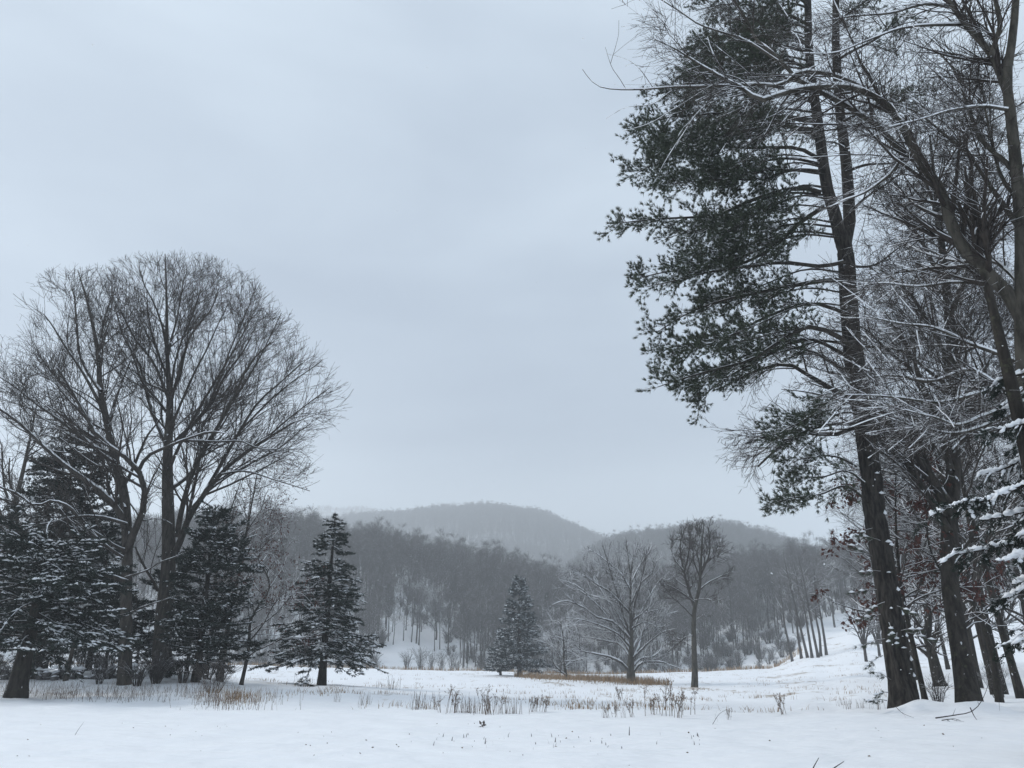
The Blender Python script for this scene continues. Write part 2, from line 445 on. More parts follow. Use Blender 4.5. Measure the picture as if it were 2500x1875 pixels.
def colonize(rng, nodes, dirs, rad0, att, step=.35, dk=.55, reach=6.0, iters=90, up=.05, pers=.8, rtip=.006, pw=2.35, rcap=.12):
    """fills a crown evenly: shoots leave NODES at sharp angles towards the free points ATT; returns shoots, their radii and the new nodes"""
    P = [np.asarray(nodes, float)]; Dn = [norm(np.asarray(dirs, float))]; par = [np.full(len(nodes), -1)]
    n0 = len(nodes); n = n0
    best = np.full(len(att), 1e9); bi = np.zeros(len(att), int)
    def upd(new, off):
        for i in range(0, len(new), 300):
            d = np.linalg.norm(att[:, None] - new[None, i:i + 300], axis=2); k = d.argmin(1); m_ = d[np.arange(len(att)), k]
            b = m_ < best; best[b] = m_[b]; bi[b] = k[b] + i + off
    upd(P[0], 0); stuck = np.zeros(len(att), int)
    for it in range(iters):
        act = (best > dk) & (best < step * reach * (4.0 if it < 15 else 1.0)) & (stuck < 14)
        if not act.any(): break
        allP = np.concatenate(P); allD = np.concatenate(Dn); g = bi[act]; v = norm(att[act] - allP[g])
        S = np.zeros((n, 3)); np.add.at(S, g, v); who = np.unique(g)
        d = norm(norm(S[who]) + rng.normal(0, .13, (len(who), 3)) + pers * allD[who] + [0, 0, up])
        new = allP[who] + d * step
        P.append(new); Dn.append(d); par.append(who); old = best.copy(); upd(new, n); n += len(new)
        stuck = np.where(best < old - 1e-4, 0, stuck + act)
    P = np.concatenate(P); par = np.concatenate(par); Dn = np.concatenate(Dn)
    A = np.zeros(n); kids = np.zeros(n, int)
    for i in range(n - 1, n0 - 1, -1):
        if kids[i] == 0: A[i] = rtip ** pw
        if par[i] >= n0: A[par[i]] += A[i]
        kids[par[i]] += 1
    R = np.minimum(A ** (1 / pw), rcap)
    main = np.full(n, -1)
    for i in range(n - 1, n0 - 1, -1):
        q = par[i]
        if q >= n0 and (main[q] < 0 or A[i] > A[main[q]]): main[q] = i
    out_ = []
    for i in range(n0, n):
        q = par[i]
        if q >= n0 and main[q] == i: continue
        ch = [q, i]
        while main[ch[-1]] >= 0: ch.append(main[ch[-1]])
        r = R[ch].copy(); r[0] = r[1]
        if q < n0: r = np.minimum(r, max(rad0[q] * .8, rtip))
        out_.append((P[ch], r))
    return out_, P[n0:], Dn[n0:], R[n0:]
def chains(sh):
    """shoots of any length to equal-length stacks"""
    g = {}
    for q, r in sh:
        k = 3 if len(q) <= 3 else 6 if len(q) <= 7 else 12
        g.setdefault(k, []).append((catmull(q, k), np.interp(np.linspace(0, 1, k), np.linspace(0, 1, len(r)), r)))
    return [(np.stack([a for a, _ in v]), np.stack([b for _, b in v])) for k, v in sorted(g.items())]
def snow_strip(mb, rng, P, R, amount=.6, lift=.7, thick=.5, dense=3.0):
    """ridges of snow lying along the tops of branches"""
    if P.ndim == 2: P, R = P[None], R[None]
    n = P.shape[1]
    if n < 12:
        s = np.linspace(0, n - 1, int(n * 1.5)); k = np.minimum(s.astype(int), n - 2); f = (s - k)[None, :, None]
        P = P[:, k] * (1 - f) + P[:, k + 1] * f; R = R[:, k] * (1 - f[..., 0]) + R[:, k + 1] * f[..., 0]
    T = norm(np.gradient(P, axis=1)); slope = np.sqrt(np.clip(1 - T[..., 2] ** 2, 0, 1))
    w = vnoise(P[..., 0] * dense + P[..., 2] * dense, P[..., 1] * dense + 31)
    msk = np.clip((w - (1 - amount) * .9) * 5, 0, 1) * np.clip((slope - .28) * 3, 0, 1)
    rs = (R * thick + .006) * msk * (.75 + .5 * vnoise(P[..., 0] * 9, P[..., 2] * 9)) + .0005
    Q = P + np.array([0, 0, 1]) * (R * lift * msk)[..., None]
    on = msk > .08; use = on.copy(); use[:, 1:] |= on[:, :-1]; use[:, :-1] |= on[:, 1:]
    for b in range(len(P)):                      # only the stretches that carry snow
        u = np.flatnonzero(np.diff(np.concatenate([[0], use[b].astype(int), [0]])))
        for i0, i1 in zip(u[::2], u[1::2]):
            if i1 - i0 > 1: mb.tube(Q[b, i0:i1], rs[b, i0:i1], 5 if R[b, 0] > .03 else 4)
def path(pts, Y, dep=0.0, n=12, dstart=0.0):
    """image polyline to a curve in the world; dep = how far its end leans away from (+) or to (-) the camera"""
    m_ = len(pts); P = [W(p[0], p[1], Y + dstart + (dep - dstart) * i / (m_ - 1)) for i, p in enumerate(pts)]
    return catmull(P, n)
def rough_trunk(mb, P, R, S, rows, amp, seed, cells=9):
    """a trunk whose bark stands out in long plates between furrows"""
    s = np.linspace(0, len(P) - 1, rows); k = np.minimum(s.astype(int), len(P) - 2); f = (s - k)[:, None]
    Q = P[k] * (1 - f) + P[k + 1] * f; r = R[k] * (1 - f[:, 0]) + R[k + 1] * f[:, 0]
    T = norm(np.gradient(Q, axis=0)); A_ = norm(np.cross(T, np.array([[.3, 1., 0]]))); B_ = np.cross(A_, T)
    th = np.arange(S) * 2 * pi / S; len_ = np.concatenate([[0], np.cumsum(np.linalg.norm(np.diff(Q, axis=0), axis=1))])
    u = th[None] / (2 * pi) * cells; z = len_[:, None] * 1.5 + seed
    w = .5 * fbm(z * .7, u * .5, 2); n1 = np.abs(vnoise(u * 2 + w * 2, z) - .5) * 2; n1[:, -2:] = n1[:, :1] * .5 + n1[:, -2:] * .5
    rr_ = r[:, None] * (1 + 0 * u) + amp * (np.clip(n1 * 2.2, 0, 1) - .6)
    V = Q[:, None] + rr_[..., None] * (A_[:, None] * np.cos(th)[None, :, None] + B_[:, None] * np.sin(th)[None, :, None])
    i, j = np.meshgrid(np.arange(rows - 1), np.arange(S), indexing='ij'); ix = lambda a, b: a * S + b % S
    mb.add(V, np.stack([ix(i, j + 1), ix(i + 1, j + 1), ix(i + 1, j), ix(i, j)], -1).reshape(-1, 4)); return mb
def lin(a, b, n, pw=1.0):
    return a + (b - a) * np.linspace(0, 1, n) ** pw
def stackN(lst, n):
    P = np.stack([catmull(p, n) for p, _ in lst]); R = np.stack([np.interp(np.linspace(0, 1, n), np.linspace(0, 1, len(r)), r) for _, r in lst])
    return P, R

# ------------------------------------------------------------------ tree spots that bank the snow up
PINE_Y, OAK2_Y = 23.2, 22.6
MOUNDS += [((2225 - 1250) / F * 21.4, PINE_Y - .5, .24, .4), ((2265 - 1250) / F * 21.2, PINE_Y - .5, .14, .6), ((2395 - 1250) / F * 20.8, OAK2_Y - .5, .2, .4), ((2340 - 1250) / F * 20.8, OAK2_Y - .6, .2, .4)]

# ------------------------------------------------------------------ ground sheet
def grid_sheet(name, label_z, A, Rr, mat):
    a, r = np.meshgrid(A, Rr, indexing='ij')
    x = r * np.sin(a); y = r * np.cos(a); z = label_z(x, y)
    n, k = a.shape
    mb = MB(); i, j = np.meshgrid(np.arange(n - 1), np.arange(k - 1), indexing='ij')
    Q = np.stack([i * k + j, i * k + j + 1, (i + 1) * k + j + 1, (i + 1) * k + j], -1).reshape(-1, 4)
    mb.add(np.stack([x, y, z], -1), Q)
    o = mb.build(name, mat); o['kind'] = 'structure'; return o
A = np.concatenate([np.linspace(-pi, -.72, 36)[:-1], np.linspace(-.70, .70, 280), np.linspace(.72, pi, 36)[1:]])
Rr = np.concatenate([np.geomspace(.6, 9, 26)[:-1], np.geomspace(9, 32, 105)[:-1], np.geomspace(32, 240, 95)[:-1], np.geomspace(240, 3000, 10)])
def z_sheet(x, y):
    z = ground_z(x, np.where(y < 0, 0, y))
    d = np.hypot(x, y)
    return np.where(d > 260, np.minimum(z, -4), z)
grid_sheet('snow_field', z_sheet, A, Rr, M['ground'])

# ------------------------------------------------------------------ hills
def elev(py):
    return math.tan(PITCH - math.atan((py - 937.5) / F))
class Hill:
    def __init__(s, sky, Yf, Yr, Yb, tree, z0, pw=1.15):
        s.u = np.array([u_of2(p, q) for p, q in sky]); s.zr = np.array([EYE + elev_at(p, q) * Yr - tree for p, q in sky])
        s.Yf, s.Yr, s.Yb, s.z0, s.pw = Yf, Yr, Yb, z0, pw
    def z(s, x, y):
        u = x / np.maximum(y, 1)
        zr = np.interp(u, s.u, s.zr)
        k = np.clip((y - s.Yf) / (s.Yr - s.Yf), 0, 1); b = np.clip((y - s.Yr) / (s.Yb - s.Yr), 0, 1)
        prof = np.sin(k * pi / 2) ** s.pw
        back = 1 - b * b * (3 - 2 * b)
        zz = s.z0(u) if callable(s.z0) else s.z0
        z = zz + (zr - zz) * prof * back
        return z + fbm(x * .02, y * .02, 4) * (s.Yr - s.Yf) * .035 * np.clip(k * 4, 0, 1)
def u_of2(px, py):
    dz = -(py - 937.5) / F
    return (px - 1250.0) / F / (CP - dz * SP)
def elev_at(px, py):
    dz = -(py - 937.5) / F
    return (SP + dz * CP) / (CP - dz * SP)
sk_near = [(-900, 1290), (0, 1290), (400, 1270), (700, 1258), (760, 1272), (850, 1292), (940, 1290), (990, 1292), (1040, 1318), (1100, 1334), (1200, 1344), (1260, 1366), (1320, 1384),
           (1400, 1390), (1500, 1388), (1700, 1380), (1780, 1362), (1830, 1354), (1900, 1350), (1980, 1347), (2070, 1342), (2200, 1330), (2500, 1300), (3300, 1280)]
sk_mid = [(1100, 1560), (1250, 1480), (1380, 1380), (1470, 1318), (1510, 1298), (1560, 1290), (1600, 1288), (1650, 1285), (1690, 1270), (1735, 1266), (1790, 1276), (1850, 1290), (1900, 1302), (1950, 1325), (2000, 1350), (2100, 1400), (2300, 1500)]
sk_main = [(300, 1420), (600, 1310), (760, 1272), (860, 1258), (900, 1254), (960, 1250), (1010, 1248), (1060, 1236), (1120, 1232), (1180, 1228), (1230, 1228), (1280, 1236), (1340, 1250), (1400, 1274), (1450, 1298), (1500, 1325), (1600, 1370), (1800, 1430), (2200, 1500)]
sk_far = [(100, 1330), (400, 1290), (600, 1262), (760, 1246), (840, 1244), (880, 1247), (960, 1262), (1100, 1310), (1300, 1400)]
zfoot = lambda u: np.interp(u, [u_of(600), u_of(1500), u_of(1800), u_of(2000), u_of(2115), u_of(2500)], [-6, -6, -4.5, 0.5, 2, 3])
H_near = Hill(sk_near, 178, 330, 470, 16.5, zfoot, 1.1)
H_mid = Hill(sk_mid, 470, 680, 1000, 20, -8, 1.2)
H_main = Hill(sk_main, 700, 1250, 1900, 26, -8, 1.2)
H_far = Hill(sk_far, 1700, 2300, 2900, 12, -8, 1.2)
def hill_mesh(h, name, px0, px1, nu, ny):
    u = np.linspace(u_of(px0), u_of(px1), nu); y = np.concatenate([np.linspace(h.Yf, h.Yr, ny), np.linspace(h.Yr, h.Yb, ny // 3)[1:]])
    uu, yy = np.meshgrid(u, y, indexing='ij'); x = uu * yy; z = h.z(x, yy)
    z[0] = np.minimum(z[0], -8); z[-1] = np.minimum(z[-1], -8)
    n, k = uu.shape
    mb = MB(); i, j = np.meshgrid(np.arange(n - 1), np.arange(k - 1), indexing='ij')
    mb.add(np.stack([x, yy, z], -1), np.stack([i * k + j, (i + 1) * k + j, (i + 1) * k + j + 1, i * k + j + 1], -1).reshape(-1, 4))
    o = mb.build(name, M['ground'] if h is H_near else M['hill']); o['kind'] = 'structure'; return o
hill_mesh(H_near, 'wooded_slope', -900, 3300, 120, 40)
hill_mesh(H_mid, 'hill', 1100, 2300, 60, 24)
hill_mesh(H_main, 'mountain', 300, 2200, 90, 30)
hill_mesh(H_far, 'mountain', 100, 1300, 40, 14)

# ------------------------------------------------------------------ haze of the falling snow
me = bpy.data.meshes.new('haze')
bx = [(-3100, -3100, -9.5), (3100, -3100, -9.5), (3100, 3100, -9.5), (-3100, 3100, -9.5)]
bx += [(x, y, 345) for x, y, _ in bx]
me.from_pydata(bx, [], [(3, 2, 1, 0), (4, 5, 6, 7), (0, 1, 5, 4), (1, 2, 6, 5), (2, 3, 7, 6), (3, 0, 4, 7)])
hz = bpy.data.objects.new('haze', me); SC.collection.objects.link(hz); hz['kind'] = 'stuff'
m = bpy.data.materials.new('snowy_air'); m.use_nodes = True; t = m.node_tree; t.nodes.clear()
vo = N(t, 'ShaderNodeVolumePrincipled'); vo.inputs['Color'].default_value = (.95, .98, 1.0, 1); vo.inputs['Density'].default_value = HAZE
vo.inputs['Anisotropy'].default_value = .25
L(t, vo.outputs[0], N(t, 'ShaderNodeOutputMaterial').inputs['Volume']); me.materials.append(m)

# ------------------------------------------------------------------ forest trees
def forest_tree(seed, H, spread, base_t=.4, branches=14, rt=.17, up=.10, ang=48, heavy=False):
    rng = np.random.default_rng(seed)
    p = [(0, 0, -.6), (rng.normal(0, .15), rng.normal(0, .15), H * .35), (rng.normal(0, .4), rng.normal(0, .4), H * .7), (rng.normal(0, .6), rng.normal(0, .6), H)]
    P = catmull(p, 10)[None]; R = lin(rt, .02, 10, 1.0)[None] * np.array([[1.25] + [1] * 9])
    b1, r1 = grow(rng, P, R, branches / (H * (.97 - base_t)), base_t, .97, ang, spread, 5, .62, up, .16, .55, .028)
    b2, r2 = grow(rng, b1, r1, 2.0, .2, 1.0, 42, spread * .48, 4, .5, up * .8, .16, .6, .022)
    b3, r3 = grow(rng, b2, r2, 3.0, .1, 1.0, 40, spread * .28, 3, .4, up * .6, .15, .6, .016)
    b4, r4 = grow(rng, b3, r3, 2.0, .1, 1.0, 40, spread * .16, 2, .4, up * .6, .15, .6, .014)
    tr, cr = MB(), MB()
    tr.tube(P, R, 6); tr.tube(b1, r1, 4); cr.tube(b2, r2, 3); cr.tube(b3, r3, 3); cr.tube(b4, r4, 2)
    return tr, cr
def far_conifer(seed, H, rad_):
    rng = np.random.default_rng(seed); cr = MB(); tr = MB()
    tr.tube(np.array([[0, 0, -.6], [0, 0, H * .5], [0, 0, H]])[None], np.array([[.2, .13, .03]]), 5)
    n = 150; h = rng.uniform(.16, 1, n) ** .8; a = rng.uniform(0, 2 * pi, n); ln = rad_ * (1.03 - h) * rng.uniform(.6, 1.1, n)
    D = np.stack([np.cos(a), np.sin(a), rng.normal(-.12, .1, n)], 1); C = np.stack([0 * h, 0 * h, h * H], 1)
    s = rng.uniform(.25, 1, (n, 6)); Q = (C[:, None] + D[:, None] * (ln[:, None] * s)[..., None]).reshape(-1, 3)
    cr.needles(Q, np.repeat(D, 6, 0), 5, .75, .30, .5, rng, .15)
    return tr, cr
protos = []
for k in range(7):
    rng = np.random.default_rng(500 + k)
    protos.append(forest_tree(900 + k, rng.uniform(15, 20), rng.uniform(4.6, 6.6), rng.uniform(.22, .42), 20, rng.uniform(.14, .24)))
wood = []
for k, (tr, cr) in enumerate(protos):
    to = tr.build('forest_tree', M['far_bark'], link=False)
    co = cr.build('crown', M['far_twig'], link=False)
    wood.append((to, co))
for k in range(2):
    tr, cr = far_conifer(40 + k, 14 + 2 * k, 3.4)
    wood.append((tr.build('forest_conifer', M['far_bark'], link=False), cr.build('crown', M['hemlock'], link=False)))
# joined copies of the same trees for the uncountable far woods
def joined(k):
    a, b = wood[k]
    me = bpy.data.meshes.new('wood_tree')
    va = np.array([v.co[:] for v in a.data.vertices]); vb = np.array([v.co[:] for v in b.data.vertices])
    fa = [tuple(p.vertices) for p in a.data.polygons]; fb = [tuple(i + len(va) for i in p.vertices) for p in b.data.polygons]
    me.from_pydata(np.vstack([va, vb]).tolist(), [], fa + fb)
    me.materials.append(a.data.materials[0]); me.materials.append(b.data.materials[0])
    me.polygons.foreach_set('material_index', [0] * len(fa) + [1] * len(fb)); me.polygons.foreach_set('use_smooth', [True] * (len(fa) + len(fb)))
    return bpy.data.objects.new('wood_tree', me)
pool = bpy.data.collections.new('wood_pool')
for k in range(7): pool.objects.link(joined(k))
pool_c = bpy.data.collections.new('conifer_pool')
for k in (7, 8): pool_c.objects.link(joined(k))
def woods(name, P, S, coll, seed, sz=1.0):
    me = bpy.data.meshes.new(name); me.from_pydata(P.tolist(), [], [])
    at = me.attributes.new('size', 'FLOAT', 'POINT'); at.data.foreach_set('value', S.astype(np.float32))
    o = bpy.data.objects.new(name, me); SC.collection.objects.link(o); o['kind'] = 'stuff'
    g = bpy.data.node_groups.new(name, 'GeometryNodeTree')
    g.interface.new_socket('Geometry', in_out='INPUT', socket_type='NodeSocketGeometry'); g.interface.new_socket('Geometry', in_out='OUTPUT', socket_type='NodeSocketGeometry')
    gi, go = N(g, 'NodeGroupInput'), N(g, 'NodeGroupOutput')
    ip = N(g, 'GeometryNodeInstanceOnPoints'); ci = N(g, 'GeometryNodeCollectionInfo'); ci.inputs['Collection'].default_value = coll
    ci.inputs['Separate Children'].default_value = True; ci.inputs['Reset Children'].default_value = True
    ip.inputs['Pick Instance'].default_value = True
    rv = N(g, 'FunctionNodeRandomValue', data_type='FLOAT_VECTOR'); rv.inputs['Min'].default_value = (-.04, -.04, 0); rv.inputs['Max'].default_value = (.04, .04, 6.283); rv.inputs['Seed'].default_value = seed
    na = N(g, 'GeometryNodeInputNamedAttribute', data_type='FLOAT'); na.inputs['Name'].default_value = 'size'
    L(g, gi.outputs[0], ip.inputs['Points']); L(g, ci.outputs[0], ip.inputs['Instance']); L(g, rv.outputs[0], ip.inputs['Rotation'])
    L(g, na.outputs[0], ip.inputs['Scale']); L(g, ip.outputs[0], go.inputs[0])
    md = o.modifiers.new('trees', 'NODES'); md.node_group = g; return o
def scatter(rng, h, n, px0, px1, y0, y1):
    y = np.sqrt(rng.uniform(y0 * y0, y1 * y1, n)); u = rng.uniform(u_of(px0), u_of(px1), n); x = u * y
    return np.stack([x, y, h.z(x, y)], 1)
rng = np.random.default_rng(11)
near = scatter(rng, H_near, 3500, -250, 2750, 190, 338)
px, py = proj(near)
gap = (px > 935) & (px < 1085) & (near[:, 1] < 203 + 5 * fbm(near[:, 0] * .06, near[:, 1] * 0, 2))
thin = (px > 900) & (px < 1150) & (near[:, 1] < 255) & (rng.random(len(near)) < .06)
right_open = (px > 1860) & (near[:, 1] < np.interp(px, [1860, 1950, 2100, 2750], [200, 205, 225, 240]))
near = near[~(gap | thin | right_open)]
px, py = proj(near)
order = np.argsort(near[:, 1] + 400 * ((px < 640) | (px > 2160)))
solo, rest = near[order[:285]], near[order[285:]]
woods('forest_mass', rest, rng.uniform(.56, .92, len(rest)), pool, 3)
woods('hill_forest', scatter(rng, H_mid, 3600, 1250, 2150, 480, 720), rng.uniform(.75, 1.1, 3600), pool, 4)
main = scatter(rng, H_main, 17000, 500, 1850, 760, 1330)
woods('mountain_forest', main, rng.uniform(.75, 1.05, len(main)), pool, 5)
woods('far_mountain_forest', scatter(rng, H_far, 3000, 500, 1150, 1800, 2330), rng.uniform(.8, 1.0, 3000), pool, 6)
cn = scatter(rng, H_near, 60, 600, 2200, 215, 338); woods('conifers_in_the_forest', cn, rng.uniform(.5, .85, len(cn)), pool_c, 7)
cn = scatter(rng, H_mid, 110, 1400, 2150, 500, 700); woods('conifers_on_the_hill', cn, rng.uniform(.5, 1.0, len(cn)), pool_c, 8)
FOREST_LBL = 'slim bare grey tree among many on the wooded slope beyond the field'
for i, p in enumerate(solo):
    a, b = wood[i % 7]
    o = a.copy(); c = b.copy(); SC.collection.objects.link(o); SC.collection.objects.link(c); c.parent = o
    o.location = tuple(p); o.rotation_euler = (rng.normal(0, .025), rng.normal(0, .025), rng.uniform(0, 6.28)); s = rng.uniform(.58, .92); o.scale = (s, s, s)
    tag(o, FOREST_LBL, 'tree', 'bare forest trees on the near slope')
# ------------------------------------------------------------------ big bare trees with limbs drawn after the photograph
def crown_levels(rng, P, R, env, spec, up=.05, brush=.5, wig=.085):
    """spec: list of (per metre, t0, t1, angle, length, points, radius factor, min radius, sides)"""
    out_ = []; src = [(P, R)]
    for li, (per, t0, t1, ang, ln, n_, rk, rmin, sides) in enumerate(spec):
        Q, q = [], []
        for (a, b_) in src:
            if li == 0 and brush:              # the outer half of every limb breaks up into brushwood
                x, y = grow(rng, a, b_, per * brush, .5, 1.0, 30, ln * .62, n_, .3, up, .15, rk, rmin, env=env); Q.append(x); q.append(y)
            x, y = grow(rng, a, b_, per, t0, t1, ang, ln, n_, .45, up, wig, rk, rmin, env=env)
            Q.append(x); q.append(y)
        Q = np.concatenate(Q); q = np.concatenate(q)
        out_.append((Q, q, sides)); src = [(Q, q)]
    return out_
def big_tree(name, label, cat, base, trunk, limbs, env, spec, mats, seed, group=None, extra=None, snow=.5, up=.05, flare=1.35, sides=12, strip=(.6, .7, .5, 3.0), crown_snow=True, fill=None, trim=False, lk=1.0, brush=.5):
    rng = np.random.default_rng(seed)
    t_ = thing(name, label, cat, base, group)
    P0, r0 = trunk; n = len(P0)
    if flare: r0 = r0 * (1 + (flare - 1) * np.exp(-np.linspace(0, 1, n) * n * .35))
    tr = MB().tube(P0, r0, sides); tr.build('trunk', mats[0], t_, base)
    allP, allR = [], []
    sn = MB()
    for (p, r) in limbs:
        r = r * lk
        if trim and len(p) > 8 and p[-1][2] > base[2] + 6: p, r = p[:int(len(p) * .9)], r[:int(len(p) * .9)]
        o = MB().tube(p, r, 9).build('limb', mats[1], t_, base)
        allP.append(catmull(p, 12)); allR.append(np.interp(np.linspace(0, 1, 12), np.linspace(0, 1, len(r)), r))
        if snow: snow_strip(sn, rng, p, r, *strip)
    LP, LR = np.stack(allP), np.stack(allR)
    if extra:                                  # further limbs towards and away from the viewer
        per, t0, t1, ang, ln = extra
        tp = catmull(P0, 12)[None]; trr = np.interp(np.linspace(0, 1, 12), np.linspace(0, 1, n), r0)[None]
        xp, xr = grow(rng, tp, trr, per, t0, t1, ang, ln, 12, .5, .05, .09, .45, .03, .12, env)
        for p, r in zip(xp, xr):
            MB().tube(p, r, 7).build('limb', mats[1], t_, base)
            if snow: snow_strip(sn, rng, p, r, *strip)
        LP = np.concatenate([LP, xp]); LR = np.concatenate([LR, xr])
    cr = MB()
    if fill:
        passes, tw = fill
        r_ = env.r; nod, drs, nr = [], [], []
        for q, r in list(zip(LP, LR)) + [(catmull(P0, 24)[10:], np.interp(np.linspace(0, 1, 24), np.linspace(0, 1, n), r0)[10:])]:
            nod.append(q); drs.append(np.gradient(q, axis=0)); nr.append(r)
        nod, drs, nr = map(np.concatenate, (nod, drs, nr)); lv = []
        for na, step, dk, rtip in passes:
            A_ = []
            while sum(map(len, A_)) < na:
                m_ = 4000; py = rng.uniform(r_[0, 0], r_[-1, 0], m_); px = rng.uniform(r_[:, 1].min(), r_[:, 2].max(), m_); Yq = env.Y + rng.uniform(-1, 1, m_) * env.R
                c_ = np.stack([W(a, b, y) for a, b, y in zip(px, py, Yq)]); A_.append(c_[env.inside(c_, .97 + rng.normal(0, .035, len(c_)))])
            sh, nP, nD, nR = colonize(rng, nod, drs, nr, np.concatenate(A_)[:na], step, dk, 6, 100, up, .8, rtip)
            nod = np.concatenate([nod, nP]); drs = np.concatenate([drs, nD]); nr = np.concatenate([nr, nR])
            for Q, q in chains(sh):
                cr.tube(Q, q, 4 if q.max() > .03 else 3); lv.append((Q, q, 3))
        rtip = passes[-1][3]
        for Q, q, _ in lv:
            t1, r1 = grow(rng, Q, q, tw[0], .2, 1, 34, tw[1], 3, .3, up, .12, .6, rtip * .85, minL=.06); cr.tube(t1, r1, 3)
            if len(tw) > 2:
                t2, r2 = grow(rng, t1, r1, tw[2], .1, 1, 36, tw[3], 2, .3, up, .12, .6, rtip * .75, minL=.05); cr.tube(t2, r2, 3)
        lv = lv[:3]
    else:
        lv = crown_levels(rng, LP, LR, env, spec, up, brush)
        for Q, q, s in lv: cr.tube(Q, q, s)
    c = cr.build('crown', mats[2], t_, base); c['kind'] = 'stuff'
    if snow:
        if len(lv) > 1 and crown_snow:
            for Q, q, s_ in (lv if fill else lv[:1]): snow_strip(sn, rng, Q, q, snow * .8, .7, .45, 3.0)
        sn.build('settled_snow', M['snow'], t_, base, kind='stuff')
    return t_, lv
def limb(pts, Y, r0, r1, dep=0.0, n=14, dstart=0.0):
    P = path(pts, Y, dep, n, dstart); s = np.linspace(0, 1, n); l = np.linalg.norm(P[-1] - P[0]); sd = abs(pts[0][0] * .37 + pts[-1][1] * .11)
    w = np.stack([vnoise(s * 5 + sd, 0 * s + k * 7.7 + sd) - .5 for k in range(3)], 1) * np.sin(s * pi * .9)[:, None] * l * .022
    return P + w, lin(r0, r1, n)
def straight(pts, Y, r0, r1, dep=0.0, n=14, dstart=0.0): return path(pts, Y, dep, n, dstart), lin(r0, r1, n)
OAK_SPEC = [(1.5, .08, 1.0, 30, 4.8, 8, .5, .015, 4), (2.1, .1, 1.0, 32, 2.2, 5, .55, .010, 3), (3.0, .06, 1.0, 34, 1.0, 3, .6, .007, 2), (2.7, .08, 1.0, 34, .5, 2, .6, .006, 2)]

# --- the oak left of centre, right-hand one of the pair
YA = 40.0
bA = place(397, YA)
envA = Env([(606, 330, 470), (640, 240, 600), (690, 190, 660), (760, 170, 722), (830, 165, 792), (900, 160, 838), (965, 175, 862), (1040, 190, 845), (1090, 215, 818), (1150, 240, 800), (1210, 280, 815), (1290, 300, 700)], YA, .9)
tA = straight([(394, 1668), (397, 1560), (403, 1470), (412, 1367), (409, 1186), (410, 1089), (415, 987), (408, 865), (407, 743), (403, 620)], YA, .68, .03, .3, 24)
tA = (tA[0], np.interp(np.linspace(0, 1, 24), [0, .1, .22, .4, .55, .7, 1], [.44, .40, .35, .29, .22, .12, .025]))
lA = [
 limb([(430, 1345), (447, 1305), (470, 1251), (541, 1158), (623, 1093), (692, 1048), (790, 985)], YA, .22, .03, -2.0),
 limb([(478, 1240), (521, 1165), (590, 1048), (651, 966), (732, 889), (790, 840)], YA, .15, .025, 2.5, 14, -.4),
 limb([(432, 1310), (443, 1247), (476, 1137), (541, 1019), (602, 905), (692, 808), (720, 775)], YA, .19, .025, -3.0),
 limb([(411, 1095), (440, 1065), (505, 1000), (541, 926), (602, 844), (650, 745)], YA, .15, .02, 3.0),
 limb([(413, 1000), (430, 930), (460, 832), (520, 745), (545, 650)], YA, .12, .02, -1.5),
 limb([(411, 1100), (399, 1068), (366, 987), (338, 881), (293, 792), (262, 680)], YA, .16, .02, 2.5),
 limb([(415, 985), (380, 895), (340, 840), (300, 770), (245, 670)], YA, .11, .018, -3.0),
 limb([(408, 880), (430, 780), (450, 690), (470, 630)], YA, .09, .018, 1.5),
 limb([(409, 860), (385, 760), (350, 690), (340, 632)], YA, .09, .018, -2),
 limb([(412, 1060), (440, 990), (480, 900), (530, 800), (585, 690)], YA, .10, .018, .5), limb([(412, 1150), (440, 1080), (500, 970), (560, 870), (620, 760), (650, 700)], YA, .12, .018, -2.2), limb([(416, 970), (430, 870), (470, 770), (500, 660)], YA, .09, .018, 2.6),
 limb([(404, 1105), (430, 1078), (510, 1075), (586, 1078), (650, 1100), (740, 1085)], YA, .10, .018, -4),
 limb([(541, 1158), (600, 1150), (690, 1175), (760, 1200), (800, 1215)], YA, .07, .015, -3, 12, -1.2),
 limb([(500, 1205), (560, 1160), (660, 1105), (740, 1045), (815, 1010)], YA, .09, .015, 4, 12, .5),
 limb([(541, 1019), (600, 930), (660, 820), (700, 740), (712, 715)], YA, .08, .015, -1, 12, -1.5), limb([(505, 1000), (545, 900), (590, 790), (630, 690)], YA, .09, .015, 1, 12, .8), limb([(590, 1048), (680, 960), (770, 890), (825, 855)], YA, .08, .015, -1.5, 12, 1.2), limb([(623, 1093), (720, 1010), (800, 950), (845, 925)], YA, .08, .015, .5, 12, -1.4),
 limb([(450, 1290), (470, 1220), (490, 1120), (500, 1030), (560, 960), (640, 850)], YA, .12, .02, 4.5),
 limb([(385, 1442), (374, 1418), (358, 1392), (342, 1365), (330, 1335)], YA, .10, .05, -2.2, 10, -.4),
]
big_tree('bare_oak', 'tall bare tree with a dome crown, thicker of two close trunks by the stone wall', 'tree', bA, tA, lA, envA, OAK_SPEC, (M['oak'], M['oak_limb'], M['twig']), 21, up=.05, flare=1.15, trim=True, lk=.78, brush=.85, extra=(.8, .4, .92, 46, 6.5), snow=.55, strip=(.5, .75, .5, 1.7))

